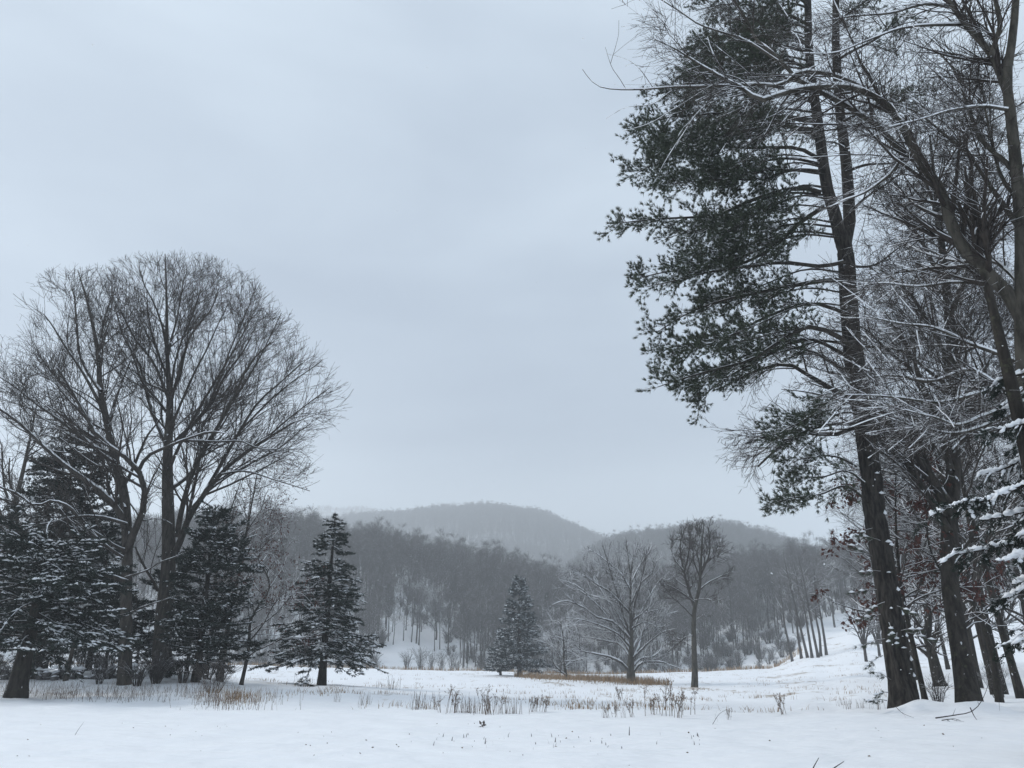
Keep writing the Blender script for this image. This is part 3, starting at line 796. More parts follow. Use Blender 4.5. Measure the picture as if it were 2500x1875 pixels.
# --- its neighbour with the long snowy limbs to the left
YB = 36.5
bB = place(301, YB)
envB = Env([(640, 130, 300), (700, 30, 350), (760, -10, 380), (850, -60, 400), (950, -120, 420), (1050, -170, 440), (1150, -160, 430), (1250, -140, 420), (1420, -140, 400)], YB, .9)
tB = straight([(302, 1700), (306, 1600), (308, 1500), (309, 1420), (311, 1331), (304, 1208), (297, 1180), (281, 1125), (265, 1048), (244, 946), (240, 865), (215, 745), (190, 660)], YB, .4, .03, .6, 24)
tB = (tB[0], np.interp(np.linspace(0, 1, 24), [0, .15, .35, .5, .7, 1], [.29, .25, .23, .19, .13, .02]))
lB = [
 limb([(306, 1290), (290, 1247), (262, 1215), (203, 1170), (155, 1129), (98, 1080), (41, 1028), (0, 1003), (-90, 950)], YB, .20, .03, -2.5),
 limb([(282, 1130), (268, 1120), (228, 1085), (163, 1040), (118, 1003), (60, 960), (0, 922), (-60, 880)], YB, .15, .025, 2.5),
 limb([(312, 1345), (322, 1315), (347, 1251), (351, 1197), (346, 1165), (321, 1125), (281, 1097), (225, 1050), (190, 980), (150, 905), (85, 832)], YB, .22, .025, -2.0),
 limb([(338, 1150), (366, 1109), (460, 1072), (521, 1052), (600, 1070)], YB, .12, .02, -3.5, 12, -.8),
 limb([(246, 955), (228, 930), (203, 885), (187, 808), (178, 720), (165, 665)], YB, .13, .02, 2.2),
 limb([(262, 1035), (244, 987), (200, 910), (155, 840), (102, 763), (70, 720)], YB, .12, .02, -2.5),
 limb([(240, 880), (250, 800), (270, 730), (290, 670)], YB, .09, .018, 2.5),
 limb([(262, 1040), (290, 960), (320, 880), (350, 790)], YB, .10, .018, 3.5),
 limb([(304, 1240), (286, 1180), (262, 1120), (240, 1060), (215, 1010), (190, 985), (120, 900), (50, 790)], YB, .12, .02, 4),
 limb([(310, 1420), (253, 1400), (217, 1389), (159, 1363), (110, 1357), (54, 1345), (0, 1347), (-60, 1350)], YB, .15, .05, -5.0, 14, -.3),
 limb([(54, 1345), (30, 1330), (0, 1318), (-50, 1300)], YB, .06, .03, -5.6, 8, -4.6),
 limb([(308, 1345), (285, 1335), (240, 1305), (200, 1285)], YB, .12, .07, -1.4, 10),
 limb([(300, 1360), (270, 1340), (235, 1310), (203, 1285)], YB, .09, .05, -1.9, 10, -.5),
 limb([(310, 1280), (250, 1262), (188, 1262), (127, 1277), (60, 1292), (0, 1302), (-60, 1305)], YB, .10, .05, -4.0, 12, -.2),
 limb([(188, 1260), (175, 1242), (155, 1230), (128, 1219), (108, 1228), (83, 1231), (40, 1205), (0, 1190), (-50, 1165)], YB, .08, .05, -4.8, 14, -3.0),
 limb([(128, 1270), (118, 1280), (113, 1300), (121, 1338)], YB, .05, .035, -4.0, 8, -3.0),
 limb([(305, 1410), (350, 1395), (400, 1370), (440, 1355)], YB, .06, .02, -3, 8, -.3),
 limb([(308, 1500), (350, 1480), (400, 1465), (450, 1450)], YB, .05, .015, -3, 8, -.3),
 limb([(300, 1205), (340, 1260), (350, 1270), (390, 1265), (420, 1280)], YB, .05, .02, 2, 8, .3),
]
LOW = [9, 10, 11, 12, 13, 14, 15]
big_tree('bare_oak', 'bare tree sending long snow-covered limbs to the left, slimmer trunk nearer the lawn', 'tree', bB, tB, lB, envB, OAK_SPEC, (M['oak'], M['oak_limb'], M['twig']), 22, up=.05, flare=1.15, trim=True, lk=.78, brush=.85, extra=(.7, .4, .9, 46, 5.5), snow=.6, strip=(.75, .75, .55, 1.5))

# --- bare trees built freely from a base, a height and a lean
def free_tree(name, label, px, Y, H, r, spread, seed, mats, lean=0.0, leanY=0.0, t0=.3, dens=1.0, group=None, fork=0, up=.06, ang=46, wob=.3, snow=False, sub=3, cat='tree', leaf=None, crook=.15, tmin=.006, sink=.15):
    rng = np.random.default_rng(seed); b_ = place(px, Y); t_ = thing(name, label, cat, b_, group)
    pts = [b_ + np.array([lean * H * s + rng.normal(0, wob) * s, leanY * H * s + rng.normal(0, wob) * s, H * s]) for s in (0, .25, .5, .75, 1)]
    pts[0] = b_ - np.array([0, 0, sink])
    n = 16; P = catmull(pts, n); R = np.interp(np.linspace(0, 1, n), [0, .06, .5, 1], [r * 1.35, r, r * .6, .02])
    MB().tube(P, R, 9).build('trunk', mats[0], t_, b_)
    b1, r1 = grow(rng, P[None], R[None], dens * 16 / H, t0, .98, ang, spread, 8, .55, up, crook, .6, .025)
    for q, s in zip(b1, r1): MB().tube(q, s, 6).build('limb', mats[1], t_, b_)
    b2, r2 = grow(rng, b1, r1, 2.2, .12, 1, 44, spread * .5, 5, .45, up, .17, .6, tmin * 1.8)
    cr = MB().tube(b2, r2, 4); last = (b2, r2)
    if sub >= 3:
        b3, r3 = grow(rng, b2, r2, 3.2, .1, 1, 42, spread * .26, 4, .4, up, .17, .6, tmin * 1.1); cr.tube(b3, r3, 3 if sub < 4 else 2); last = (b3, r3)
    if sub >= 4:
        b4, r4 = grow(rng, b3, r3, 3.6, .1, 1, 42, spread * .13, 3, .4, up, .16, .6, tmin * .8, minL=.08); cr.tube(b4, r4, 2); last = (b4, r4)
    c = cr.build('crown', mats[2], t_, b_); c['kind'] = 'stuff'
    if snow:
        sn = MB(); snow_strip(sn, rng, P[None], R[None], .4, .7, .4, 2); snow_strip(sn, rng, b1, r1, snow, .7, .5, 1.5); snow_strip(sn, rng, b2, r2, snow * .8, .7, .5, 2)
        sn.build('settled_snow', M['snow'], t_, b_, kind='stuff')
    if leaf:
        Q = last[0]; k = rng.random((len(Q), Q.shape[1])) < leaf[0]
        C = Q[k]; C = np.repeat(C, leaf[1], 0) + rng.normal(0, .05, (len(C) * leaf[1], 3))
        D = rng.normal(0, .6, C.shape) + np.array([0, 0, -.7])
        MB().leaves(C, D, leaf[2], leaf[2] * .3, rng).build('leaves', M['red_leaf'], t_, b_, smooth=False, kind='stuff')
    return t_
BARE = (M['oak'], M['oak_limb'], M['twig'])
# russet-leaved young oak beyond the pair
free_tree('russet_oak', 'young oak holding russet leaves, two thin stems behind the dark cedar', 535, 44, 11.5, .16, 5.2, 31, (M['oak'], M['oak_limb'], M['twig_snow']), .05, 0, .22, 1.2, None, 0, .02, 55, .3, .7, 4, leaf=(.20, 1, .13))
free_tree('russet_oak', 'low russet-leaved sapling leaning out between the cedar and the spruce', 588, 42, 6.5, .10, 4.0, 32, (M['oak'], M['oak_limb'], M['twig_snow']), .12, -.02, .2, 1.2, None, 0, .0, 60, .3, .8, 4, leaf=(.26, 2, .14))
free_tree('bare_tree', 'thin bare tree rising behind the cedar, left of the russet oak', 500, 50, 12, .17, 4.2, 33, BARE, .02, 0, .3, 1.1, None, 0, .08, 40, .3, .4, 4)
free_tree('bare_tree', 'bare tree half out of the left edge, seen above the hemlock', -60, 48, 17, .3, 6.5, 34, BARE, .02, 0, .3, 1.3, None, 0, .08, 44, .3, .4, 3, tmin=.009)
free_tree('bare_tree', 'slender bare trunk standing by the stone wall under the hemlock', 160, 37.5, 6, .10, 1.8, 35, BARE, .02, 0, .5, .8, None, 0, .05, 50, .15, .3, 3)

# ------------------------------------------------------------------ evergreens
def conifer(name, label, base, H, prof, seed, mat, nb=95, r=.18, lean=(0, 0), droop=-.10, step=.075, K=6, ln=.085, w=.022, snow=.3, pad=(.11, .05, .035), twig=.5, tilt=(.45, -.12), cat='tree', group=None, h0=.1, whorl=None, bark_=None, gaps=0.0, side=None, tr_top=.02, spread=.55, spray=1.0, sweep=0.03):
    """prof: (height share, branch length) pairs"""
    rng = np.random.default_rng(seed); t_ = thing(name, label, cat, base, group); base = np.asarray(base, float)
    n = 12; s = np.linspace(0, 1, n)
    P = base + np.stack([lean[0] * H * s ** 1.5, lean[1] * H * s ** 1.5, H * s - .15 * (s == 0)], 1); R = np.interp(s, [0, .05, .5, 1], [r * 1.3, r, r * .6, tr_top])
    MB().tube(P, R, 9).build('trunk', bark_ or M['dark_oak'], t_, base)
    h = h0 + (1 - h0) * np.sort(rng.random(nb)) ** .9
    if whorl: h = np.round(h * whorl) / whorl + rng.normal(0, .006, nb)
    h = np.clip(h, h0, .99)
    az = np.arange(nb) * 2.39996 + rng.normal(0, .5, nb)
    ph, pl = zip(*prof); Lb = np.interp(h, ph, pl) * rng.uniform(.72, 1.1, nb)
    if side: Lb = Lb * np.array([side(a) for a in az])
    el = np.interp(h, [0, 1], [tilt[1], tilt[0]]) + rng.normal(0, .08 if whorl else .24, nb)
    C = np.stack([np.interp(h, s, P[:, i]) for i in range(3)], 1)
    D = np.stack([np.cos(az) * np.cos(el), np.sin(az) * np.cos(el), np.sin(el)], 1)
    nn = 8; pts = [C]; d = D.copy()
    for i in range(nn - 1):
        k = i / (nn - 1)
        d = norm(d + np.array([0, 0, 1]) * (droop * (1 - k) + sweep * k * 2) * 1.0 + rng.normal(0, .05 if whorl else .13, d.shape) * np.array([1, 1, .6]))
        pts.append(pts[-1] + d * (Lb / (nn - 1))[:, None])
    BP = np.stack(pts, 1); BR = np.interp(np.linspace(0, 1, nn), [0, 1], [1, .25])[None] * np.clip(Lb * .012, .008, .05)[:, None]
    bm = MB().tube(BP, BR, 4)
    tp, tr = grow(rng, BP, BR, 4.4 * spray, .12, 1, 52, twig, 4, .45, -.03, .08, .6, .004, .012, flat=.88, minL=.08)
    t2, r2 = grow(rng, tp, tr, 3.6 * spray, .2, 1, 45, twig * .4, 3, .3, -.03, .08, .6, .003, .006, flat=.8, minL=.06)
    bm.tube(tp, tr, 3); b_o = bm.build('branches', bark_ or M['dark_oak'], t_, base); b_o['kind'] = 'stuff'
    Cs, Ds = [], []
    for Q in (tp, t2, BP[:, 3:]):
        sl = np.linalg.norm(np.diff(Q, axis=1), axis=2); k = np.maximum(1, np.round(sl / step)).astype(int); kmax = k.max() if k.size else 1
        a, b_ = Q[:, :-1], Q[:, 1:]
        for j in range(min(int(kmax), 6)):
            m_ = k > j
            f = ((j + rng.random(k.shape)) / k)[..., None]
            Cs.append((a + (b_ - a) * f)[m_]); Ds.append((b_ - a)[m_])
    Cs, Ds = np.concatenate(Cs), norm(np.concatenate(Ds))
    if gaps:
        keep = vnoise(Cs[:, 0] * 1.3 + 9, Cs[:, 2] * 1.6 + Cs[:, 1]) > gaps; Cs, Ds = Cs[keep], Ds[keep]
    Cs = Cs - np.array([0, 0, .008])
    MB().needles(Cs, Ds, K, ln, w, spread, rng).build('foliage', mat, t_, base, smooth=False, kind='stuff')
    if snow:
        v = vnoise(Cs[:, 0] * 3 + 5, Cs[:, 1] * 3 + Cs[:, 2] * 3.5)
        k = (v > 1 - snow - .12) & (rng.random(len(Cs)) < .5)
        S = Cs[k] + np.array([0, 0, pad[2] * .5]); nS = len(S)
        MB().lumps(S, Ds[k] * np.array([1, 1, .6]), pad[0] * rng.uniform(.5, 1.3, nS), pad[1] * rng.uniform(.6, 1.3, nS), pad[2] * rng.uniform(.6, 1.3, nS)).build('settled_snow', M['snow'], t_, base, kind='stuff')
    return t_
# the spruce standing alone in the field
sp = place(785, 48)
conifer('spruce_tree', 'dark green spruce standing alone in the snowy field, pads of snow on its branches', sp, 10.0,
        [(0, .0), (.12, 2.0), (.15, 3.3), (.22, 3.95), (.3, 3.6), (.45, 2.5), (.6, 1.8), (.75, 1.1), (.86, .6), (.93, .28), (.97, .12), (1, .06)], 51, M['spruce'], 195, .24, (.006, 0), -.11, .10, 5, .17, .05, .27, (.20, .09, .05), .85, (.35, -.08), h0=.135, whorl=30, gaps=.17)
# low sprig at the spruce's foot belongs to it; the pair of blue spruces far out
bs = place(1268, 108)
conifer('spruce_tree', 'larger blue-grey spruce at the far edge of the field, dusted white', bs, 12.6,
        [(0, 2.6), (.08, 4.5), (.2, 4.1), (.4, 3.2), (.6, 2.3), (.8, 1.25), (1, .15)], 52, M['blue_spruce'], 160, .28, (0, 0), -.05, .21, 4, .38, .14, .38, (.26, .11, .08), .95, (.6, .0), h0=.07, whorl=22, gaps=.12)
bs = place(1222, 112)
conifer('spruce_tree', 'small squat blue-grey spruce tucked against the left side of a larger one', bs, 5.0,
        [(0, 1.4), (.1, 2.0), (.4, 1.6), (.7, .9), (1, .15)], 53, M['blue_spruce'], 80, .16, (0, 0), -.05, .16, 5, .30, .10, .42, (.24, .10, .07), .6, (.6, .0), h0=.1, whorl=14)
# hemlocks and cedars of the left-hand clump
hb = place(85, 40)
conifer('hemlock_tree', 'tall dark hemlock filling the left edge behind the snowy limbs', hb, 12.4,
        [(0, 1.0), (.12, 4.2), (.35, 4.0), (.55, 3.1), (.72, 2.3), (.85, 1.6), (.94, .8), (1, .2)], 54, M['hemlock'], 170, .26, (-.01, 0), -.06, .15, 5, .22, .07, .20, (.15, .06, .04), 1.1, (.25, -.1), h0=.13, gaps=.2)
hb = place(38, 29.2)
conifer('cedar_tree', 'broad low cedar with snow-tipped sprays on a thick leaning trunk at the left edge', hb, 5.5,
        [(0, .3), (.3, 3.4), (.45, 3.9), (.7, 3.4), (.88, 2.4), (1, .9)], 55, M['hemlock'], 110, .34, (.02, .05), -.07, .11, 5, .16, .046, .36, (.14, .06, .045), .85, (.3, -.05), h0=.33, gaps=.14)
hb = place(215, 45)
conifer('hemlock_tree', 'slim dark evergreen with a pointed top seen through the limbs left of the oaks', hb, 10.6,
        [(0, .6), (.15, 2.2), (.5, 1.6), (.8, .8), (1, .15)], 56, M['hemlock'], 100, .16, (-.01, 0), -.06, .13, 5, .2, .06, .2, (.15, .06, .04), .6, (.3, -.1), h0=.15, gaps=.3)
hb = place(478, 38.2)
conifer('cedar_tree', 'dark dense cedar on the right of the oak trunks, branches dusted with snow', hb, 8.0,
        [(0, 1.0), (.06, 2.0), (.2, 2.5), (.45, 2.4), (.65, 2.1), (.82, 1.3), (.93, .7), (1, .2)], 57, M['hemlock'], 150, .20, (-.015, 0), -.04, .11, 5, .18, .052, .24, (.13, .055, .04), .85, (.5, .0), h0=.08, gaps=.2, side=lambda a: 1.2 if math.cos(a) > -.2 else .75)
hb = place(385, 42.5)
conifer('hemlock_tree', 'shadowy low hemlock behind the two close oak trunks', hb, 6.2,
        [(0, .8), (.2, 2.4), (.6, 1.8), (1, .3)], 58, M['hemlock'], 80, .14, (0, 0), -.06, .14, 5, .21, .06, .14, (.13, .055, .04), .6, (.3, -.1), h0=.1, gaps=.3)
# ------------------------------------------------------------------ open-grown maple, tall tree and crab apple in the field
def z3(pts):
    return [(1150 + .3316 * x, 1200 + .3316 * y) for x, y in pts]
YM = 85.0
bM = place(1541, YM)
envM = Env([(1308, 1500, 1570), (1325, 1445, 1610), (1350, 1380, 1640), (1400, 1352, 1660), (1480, 1340, 1665), (1550, 1345, 1660), (1600, 1385, 1660), (1660, 1420, 1680)], YM, .9)
tM = straight(z3([(1180, 1425), (1175, 1300), (1180, 1150), (1180, 1000), (1172, 850), (1175, 650), (1160, 520), (1150, 390)]), YM, .62, .04, 0, 20)
tM = (tM[0], np.interp(np.linspace(0, 1, 20), [0, .1, .25, .5, .75, 1], [.46, .36, .25, .14, .085, .03]))
def zl(p, r0, dep): return limb(z3(p), YM, r0 * .72, .03, dep, 12)
lM = [zl([(1170, 1330), (1110, 1262), (1010, 1212), (900, 1188), (820, 1175), (740, 1105)], .24, -2),
 zl([(1172, 1220), (1100, 1130), (960, 1090), (820, 1068)], .20, 2.5), zl([(1176, 1090), (1050, 960), (930, 930), (820, 850), (700, 805), (600, 832)], .22, -3),
 zl([(1176, 1060), (1090, 920), (1050, 840), (960, 780), (870, 760), (760, 680), (650, 645)], .2, 3), zl([(1172, 900), (1085, 800), (1020, 735), (930, 690), (860, 630), (720, 580)], .18, -2),
 zl([(1174, 720), (1100, 600), (1000, 515), (920, 450), (850, 420)], .16, 2), zl([(1180, 960), (1260, 900), (1340, 880), (1430, 858)], .17, -3),
 zl([(1188, 1290), (1250, 1228), (1350, 1208), (1430, 1120)], .2, 2), zl([(1190, 1340), (1260, 1258), (1400, 1250), (1480, 1280), (1570, 1312)], .18, -3.5),
 zl([(1185, 1260), (1245, 1110), (1270, 1000), (1310, 880), (1345, 750)], .24, 2.5), zl([(1178, 830), (1250, 680), (1330, 600), (1370, 510)], .17, -2),
 zl([(1176, 680), (1230, 560), (1300, 460), (1330, 400)], .15, 2), zl([(1176, 640), (1190, 500), (1230, 380)], .12, -1),
 zl([(1180, 1180), (1230, 1080), (1330, 960), (1450, 900), (1520, 880)], .18, 4), zl([(1176, 1200), (1090, 1020), (1040, 880), (900, 640), (830, 520)], .2, 4.5),
 zl([(1176, 1150), (1090, 1060), (960, 990), (800, 940), (700, 930)], .17, -4.5), zl([(1172, 1180), (1080, 1060), (960, 1010), (820, 980), (700, 990)], .16, 3.5), zl([(1176, 1140), (1060, 1010), (960, 860), (820, 740), (690, 690)], .18, 1), zl([(1186, 1230), (1290, 1130), (1400, 1040), (1500, 1010)], .17, -4.5), zl([(1180, 1060), (1270, 860), (1360, 700), (1420, 620)], .17, 1), zl([(1176, 1080), (1110, 860), (1060, 680), (1010, 540), (980, 440)], .17, -1), zl([(1178, 1000), (1220, 780), (1270, 600), (1290, 430)], .15, -3),
 zl([(1178, 1010), (1280, 960), (1390, 1000), (1470, 960)], .14, -4)]
MS = [(2.0, .12, 1, 34, 3.0, 6, .5, .03, 4), (2.4, .1, 1, 36, 1.6, 4, .6, .021, 3), (3.2, .1, 1, 38, .85, 2, .6, .016, 3)]
big_tree('maple_tree', 'broad snow-plastered maple with limbs from near the ground, above the tan grass', 'tree', bM, tM, lM, envM, MS, (M['maple'], M['white_twig'], M['white_twig']), 61, extra=(1.0, .2, .9, 55, 5), snow=.8, strip=(.95, .55, .75, 1.2), flare=1.3)
YT = 75.0
bT = place(1697, YT)
envT = Env([(1250, 1690, 1745), (1280, 1625, 1775), (1330, 1600, 1800), (1400, 1580, 1812), (1450, 1590, 1785), (1520, 1590, 1760), (1600, 1625, 1740)], YT, .9)
tT = straight(z3([(1645, 1460), (1648, 1330), (1642, 1150), (1640, 950), (1650, 840), (1680, 720), (1690, 600), (1700, 400), (1715, 230)]), YT, .4, .03, 0, 20)
tT = (tT[0], np.interp(np.linspace(0, 1, 20), [0, .1, .5, .75, 1], [.29, .25, .18, .10, .03]))
def zt(p, r0, dep): return limb(z3(p), YT, r0 * .78, .022, dep, 12)
lT = [zt([(1645, 850), (1600, 720), (1560, 560), (1535, 400), (1570, 270)], .2, 1.5), zt([(1648, 820), (1550, 742), (1450, 690), (1380, 650)], .12, -2),
 zt([(1640, 930), (1600, 890), (1530, 820), (1440, 740), (1370, 715)], .1, -1), zt([(1685, 720), (1760, 660), (1850, 620), (1930, 590)], .12, 2),
 zt([(1690, 620), (1750, 470), (1760, 350), (1740, 250)], .14, -1.5), zt([(1565, 580), (1500, 500), (1470, 400), (1480, 330)], .1, 2, ), zt([(1695, 560), (1780, 480), (1830, 400), (1840, 350)], .11, 2),
 zt([(1640, 1060), (1580, 1070), (1520, 1110)], .07, -1), zt([(1570, 600), (1600, 450), (1610, 330)], .1, -2), zt([(1688, 640), (1640, 500), (1650, 350), (1670, 290)], .1, 2.5),
 zt([(1642, 960), (1690, 920), (1720, 910)], .05, 1), zt([(1640, 1150), (1560, 1100), (1450, 1050)], .06, 2), zt([(1646, 800), (1720, 790), (1790, 800)], .07, -2)]
TS = [(1.7, .1, 1, 40, 2.3, 6, .5, .022, 4), (3.2, .1, 1, 40, 1.3, 4, .6, .015, 3), (4.6, .1, 1, 40, .7, 2, .6, .012, 2)]
big_tree('bare_tree', 'tall bare tree with an upright crown and snow-streaked trunk, right of the broad maple', 'tree', bT, tT, lT, envT, TS, (M['maple'], M['oak_limb'], M['twig']), 62, extra=(.8, .5, .95, 36, 4), snow=.5, up=.05, flare=1.2, brush=.9)
WHITE = (M['maple'], M['white_twig'], M['white_twig'])
free_tree('crab_apple', 'small crooked snow-limbed tree between the blue spruces and the maple', 1386, 95, 6.6, .19, 4.8, 63, WHITE, -.16, .0, .06, 2.2, None, 0, .03, 58, .3, .9, 3, crook=.25, tmin=.012)
free_tree('forest_oak', 'spreading pale-limbed oak on the edge of the woods above the open snow patch', 1060, 212, 20, .42, 9.5, 64, (M['far_bark'], M['white_twig'], M['white_twig']), .0, 0, .5, 1.3, None, 0, .05, 55, .4, .9, 3, crook=.2, tmin=.02)
for i, (px, Y, H, sp_, lab) in enumerate([(1165, 214, 17, 6.5, 'grey-limbed oak in front of the forest just right of the spreading pale oak'), (870, 222, 19, 7, 'white-limbed tree on the slope just right of the lone spruce'),
        (1868, 218, 19, 8, 'pale-limbed oak in the forest edge beyond the tall bare tree'), (2040, 205, 17, 7, 'pale-limbed tree in the forest edge left of the big pine trunk'), (1975, 212, 18, 7, 'white-forked tree over the leaning trunks at the woodland corner'),
        (1240, 205, 14, 6, 'frosted tree rising behind the blue spruces'), (1800, 205, 15, 6, 'snow-limbed tree low in the forest edge right of the tall bare tree')]):
    free_tree('forest_oak', lab, px, Y, H, .28, sp_, 70 + i, (M['far_bark'], M['white_twig'], M['white_twig']), .0, 0, .42, 1.1, None, 0, .05, 50, .4, .9, 3, crook=.18, tmin=.02)
for i, (px, Y, ln_, lab) in enumerate([(1935, 150, -.10, 'leftmost of the leaning trunks at the woodland corner'), (1957, 146, -.02, 'short straight trunk second from the left at the woodland corner'), (1972, 143, -.12, 'thin leaning trunk third from the left at the woodland corner'),
        (1983, 141, -.06, 'leaning trunk left of the close pair at the woodland corner'), (1998, 139, -.08, 'taller leaning trunk of the close pair at the woodland corner'), (2004, 142, .02, 'upright trunk of the close pair at the woodland corner'), (2018, 143, -.01, 'straight trunk standing by itself right of the leaning ones'), (2150, 150, .0, 'grey trunk beyond the vase-shaped tree')]):
    free_tree('woodland_tree', lab, px, Y, 14 + (i * 37 % 5), .24, 4.8, 90 + i, (M['far_bark'], M['far_bark'], M['far_twig']), ln_, 0, .35, 1.2, None, 0, .06, 50, .3, .7, 3, tmin=.016)
# vase-shaped pair on the right-hand slope
def vase(px, Y, H, lab, seed):
    rng = np.random.default_rng(seed); b_ = place(px, Y); t_ = thing('vase_tree', lab, 'tree', b_)
    P = catmull([b_ - [0, 0, .2], b_ + [0, 0, H * .12], b_ + [0.05, 0, H * .25]], 6); MB().tube(P, lin(.22, .15, 6), 8).build('trunk', M['far_bark'], t_, b_)
    S = []
    for k in range(9):
        a = k * 2.4; s = rng.uniform(.25, .7)
        q = catmull([b_ + [0, 0, H * (.12 + .012 * k)], b_ + [math.cos(a) * s * H * .12, math.sin(a) * s * H * .12, H * .4], b_ + [math.cos(a) * s * H * .36, math.sin(a) * s * H * .36, H * .75], b_ + [math.cos(a) * s * H * .62, math.sin(a) * s * H * .62, H * rng.uniform(.85, 1)]], 8)
        r = lin(.11, .02, 8); MB().tube(q, r, 5).build('limb', M['far_bark'], t_, b_); S.append((q, r))
    Pp, Rr_ = np.stack([s[0] for s in S]), np.stack([s[1] for s in S])
    b2, r2 = grow(rng, Pp, Rr_, 2.2, .2, 1, 38, H * .3, 5, .4, -.02, .12, .6, .018); b3, r3 = grow(rng, b2, r2, 3, .1, 1, 38, H * .12, 3, .4, -.02, .12, .6, .013)
    c = MB().tube(b2, r2, 3).tube(b3, r3, 3).build('crown', M['twig_snow'], t_, b_); c['kind'] = 'stuff'
vase(2115, 108, 9.5, 'vase-shaped bare tree on the snowy slope just left of the big pine trunk', 101)
vase(2148, 118, 8.5, 'smaller vase-shaped bare tree half hidden by the big pine trunk', 102)
# ------------------------------------------------------------------ the great pine on the right
YP = PINE_Y
bP = place(2206, YP)
rng = np.random.default_rng(201)
pine = thing('pine_tree', 'great pine with plated dark bark, green needle boughs reaching out to the left', 'tree', bP)
def P_(pts, dep=0.0, n=14, ds=0.0, Y=YP): return path(pts, Y, dep, n, ds)
tp_ = P_([(2208, 1752), (2206, 1700), (2196, 1630), (2185, 1565), (2163, 1412), (2136, 1259), (2126, 1150), (2106, 1007), (2083, 871), (2072, 736), (2065, 623), (2052, 562)], .6, 30)
rr = np.interp(np.linspace(0, 1, 30), [0, .05, .1, .25, .5, .75, 1], [.45, .355, .335, .31, .295, .275, .245])
rough_trunk(MB(), tp_, rr, 44, 190, .05, 3, 9).build('trunk', M['pine_bark'], pine, bP)
Ltop = [P_([(2054, 590), (2040, 530), (2017, 448), (1997, 298), (1977, 149), (1972, 0), (1968, -160)], .2, 14, .55), P_([(2062, 600), (2074, 547), (2066, 398), (2051, 274), (2041, 124), (2041, 0), (2045, -160)], 1.6, 14, .7)]
for q in Ltop: MB().tube(q, lin(.22, .10, 14), 10).build('leader', M['pine_bark'], pine, bP)
boughs = [
 ([(1999, 418), (1907, 423), (1798, 438), (1690, 445)], .09, -1.0), ([(1992, 383), (1950, 365), (1897, 363), (1812, 358), (1700, 350), (1570, 372)], .10, .8), ([(2002, 470), (1947, 462), (1823, 492), (1748, 522), (1624, 537), (1512, 545)], .13, -1.2),
 ([(2012, 505), (1950, 550), (1897, 597), (1808, 640), (1673, 660), (1554, 680)], .12, 1.5), ([(2058, 640), (2000, 655), (1900, 640), (1770, 655), (1650, 690), (1580, 700)], .11, -2.0),
 ([(2070, 690), (2047, 686), (1952, 697), (1816, 717), (1703, 758), (1603, 812)], .13, -.8), ([(2080, 850), (2060, 830), (1979, 799), (1907, 830), (1834, 876), (1740, 905), (1605, 945)], .13, -1.4),
 ([(2076, 770), (1980, 745), (1860, 775), (1760, 830), (1640, 850), (1604, 870)], .10, 1.8), ([(2085, 880), (1960, 830), (1860, 870), (1770, 930), (1700, 985)], .09, 2.2),
 ([(1990, 300), (1900, 290), (1780, 270), (1640, 290), (1545, 320)], .10, -1.5), ([(1985, 250), (1880, 210), (1760, 200), (1590, 235)], .10, 1.0), ([(1978, 170), (1870, 130), (1780, 90), (1695, 110)], .09, -1.2),
 ([(1974, 60), (1880, 20), (1790, 10), (1700, 25)], .09, 1.2), ([(1975, 110), (1890, 60), (1800, -30), (1720, -60)], .09, -.6), ([(1972, 10), (1880, -40), (1780, -80), (1700, -110)], .08, .5), ([(1972, 20), (1920, -60), (1860, -120)], .07, -1),
 ([(2051, 300), (2120, 270), (2190, 250), (2250, 230)], .08, 1.0), ([(2066, 420), (2130, 400), (2190, 395), (2250, 370)], .08, -1.5), ([(2041, 150), (2110, 110), (2180, 70), (2240, 50)], .08, -1), ([(2045, 60), (2100, 10), (2170, -30)], .08, 1.4), ([(2062, 360), (2000, 340), (1930, 320)], .05, 2.5),
 ([(2075, 520), (2130, 470), (2190, 430), (2215, 395)], .08, .6), ([(2060, 650), (2130, 650), (2200, 600), (2280, 580)], .07, 1.0), ([(2095, 960), (2040, 965), (1952, 1034), (1900, 1060)], .06, -1.0),
 ([(2092, 1140), (2020, 1110), (1970, 1120), (1925, 1135)], .05, .8), ([(2118, 1225), (2060, 1190), (1990, 1205), (1930, 1222), (1893, 1228)], .06, -1.2), ([(2112, 1180), (2050, 1150), (1990, 1165), (1930, 1185)], .05, 1.5), ([(2095, 1010), (2030, 1020), (1960, 1060), (1930, 1085)], .05, 1.2),
 ([(1990, 330), (1900, 310), (1760, 330), (1560, 420)], .09, -2.4), ([(1985, 210), (1860, 180), (1720, 190), (1690, 150)], .08, 2.4), ([(2000, 400), (1900, 390), (1740, 410), (1600, 440)], .08, 2.6), ([(1980, 130), (1880, 110), (1750, 130), (1690, 205)], .08, -2.6),
]
BP_, BR_ = [], []; snw = MB()
for pts, r, dep in boughs:
    q = P_(pts, dep, 14); q = q + np.stack([0 * q[:, 0], 0 * q[:, 0], .10 * np.sin(np.linspace(0, pi * 3, 14)) * rng.uniform(.2, 1)], 1)
    rad_ = lin(r * .72, .014, 14); MB().tube(q, rad_, 7).build('bough', M['dark_oak'], pine, bP); snow_strip(snw, rng, q, rad_, .45, .75, .5, 2.2)
    BP_.append(q); BR_.append(rad_)
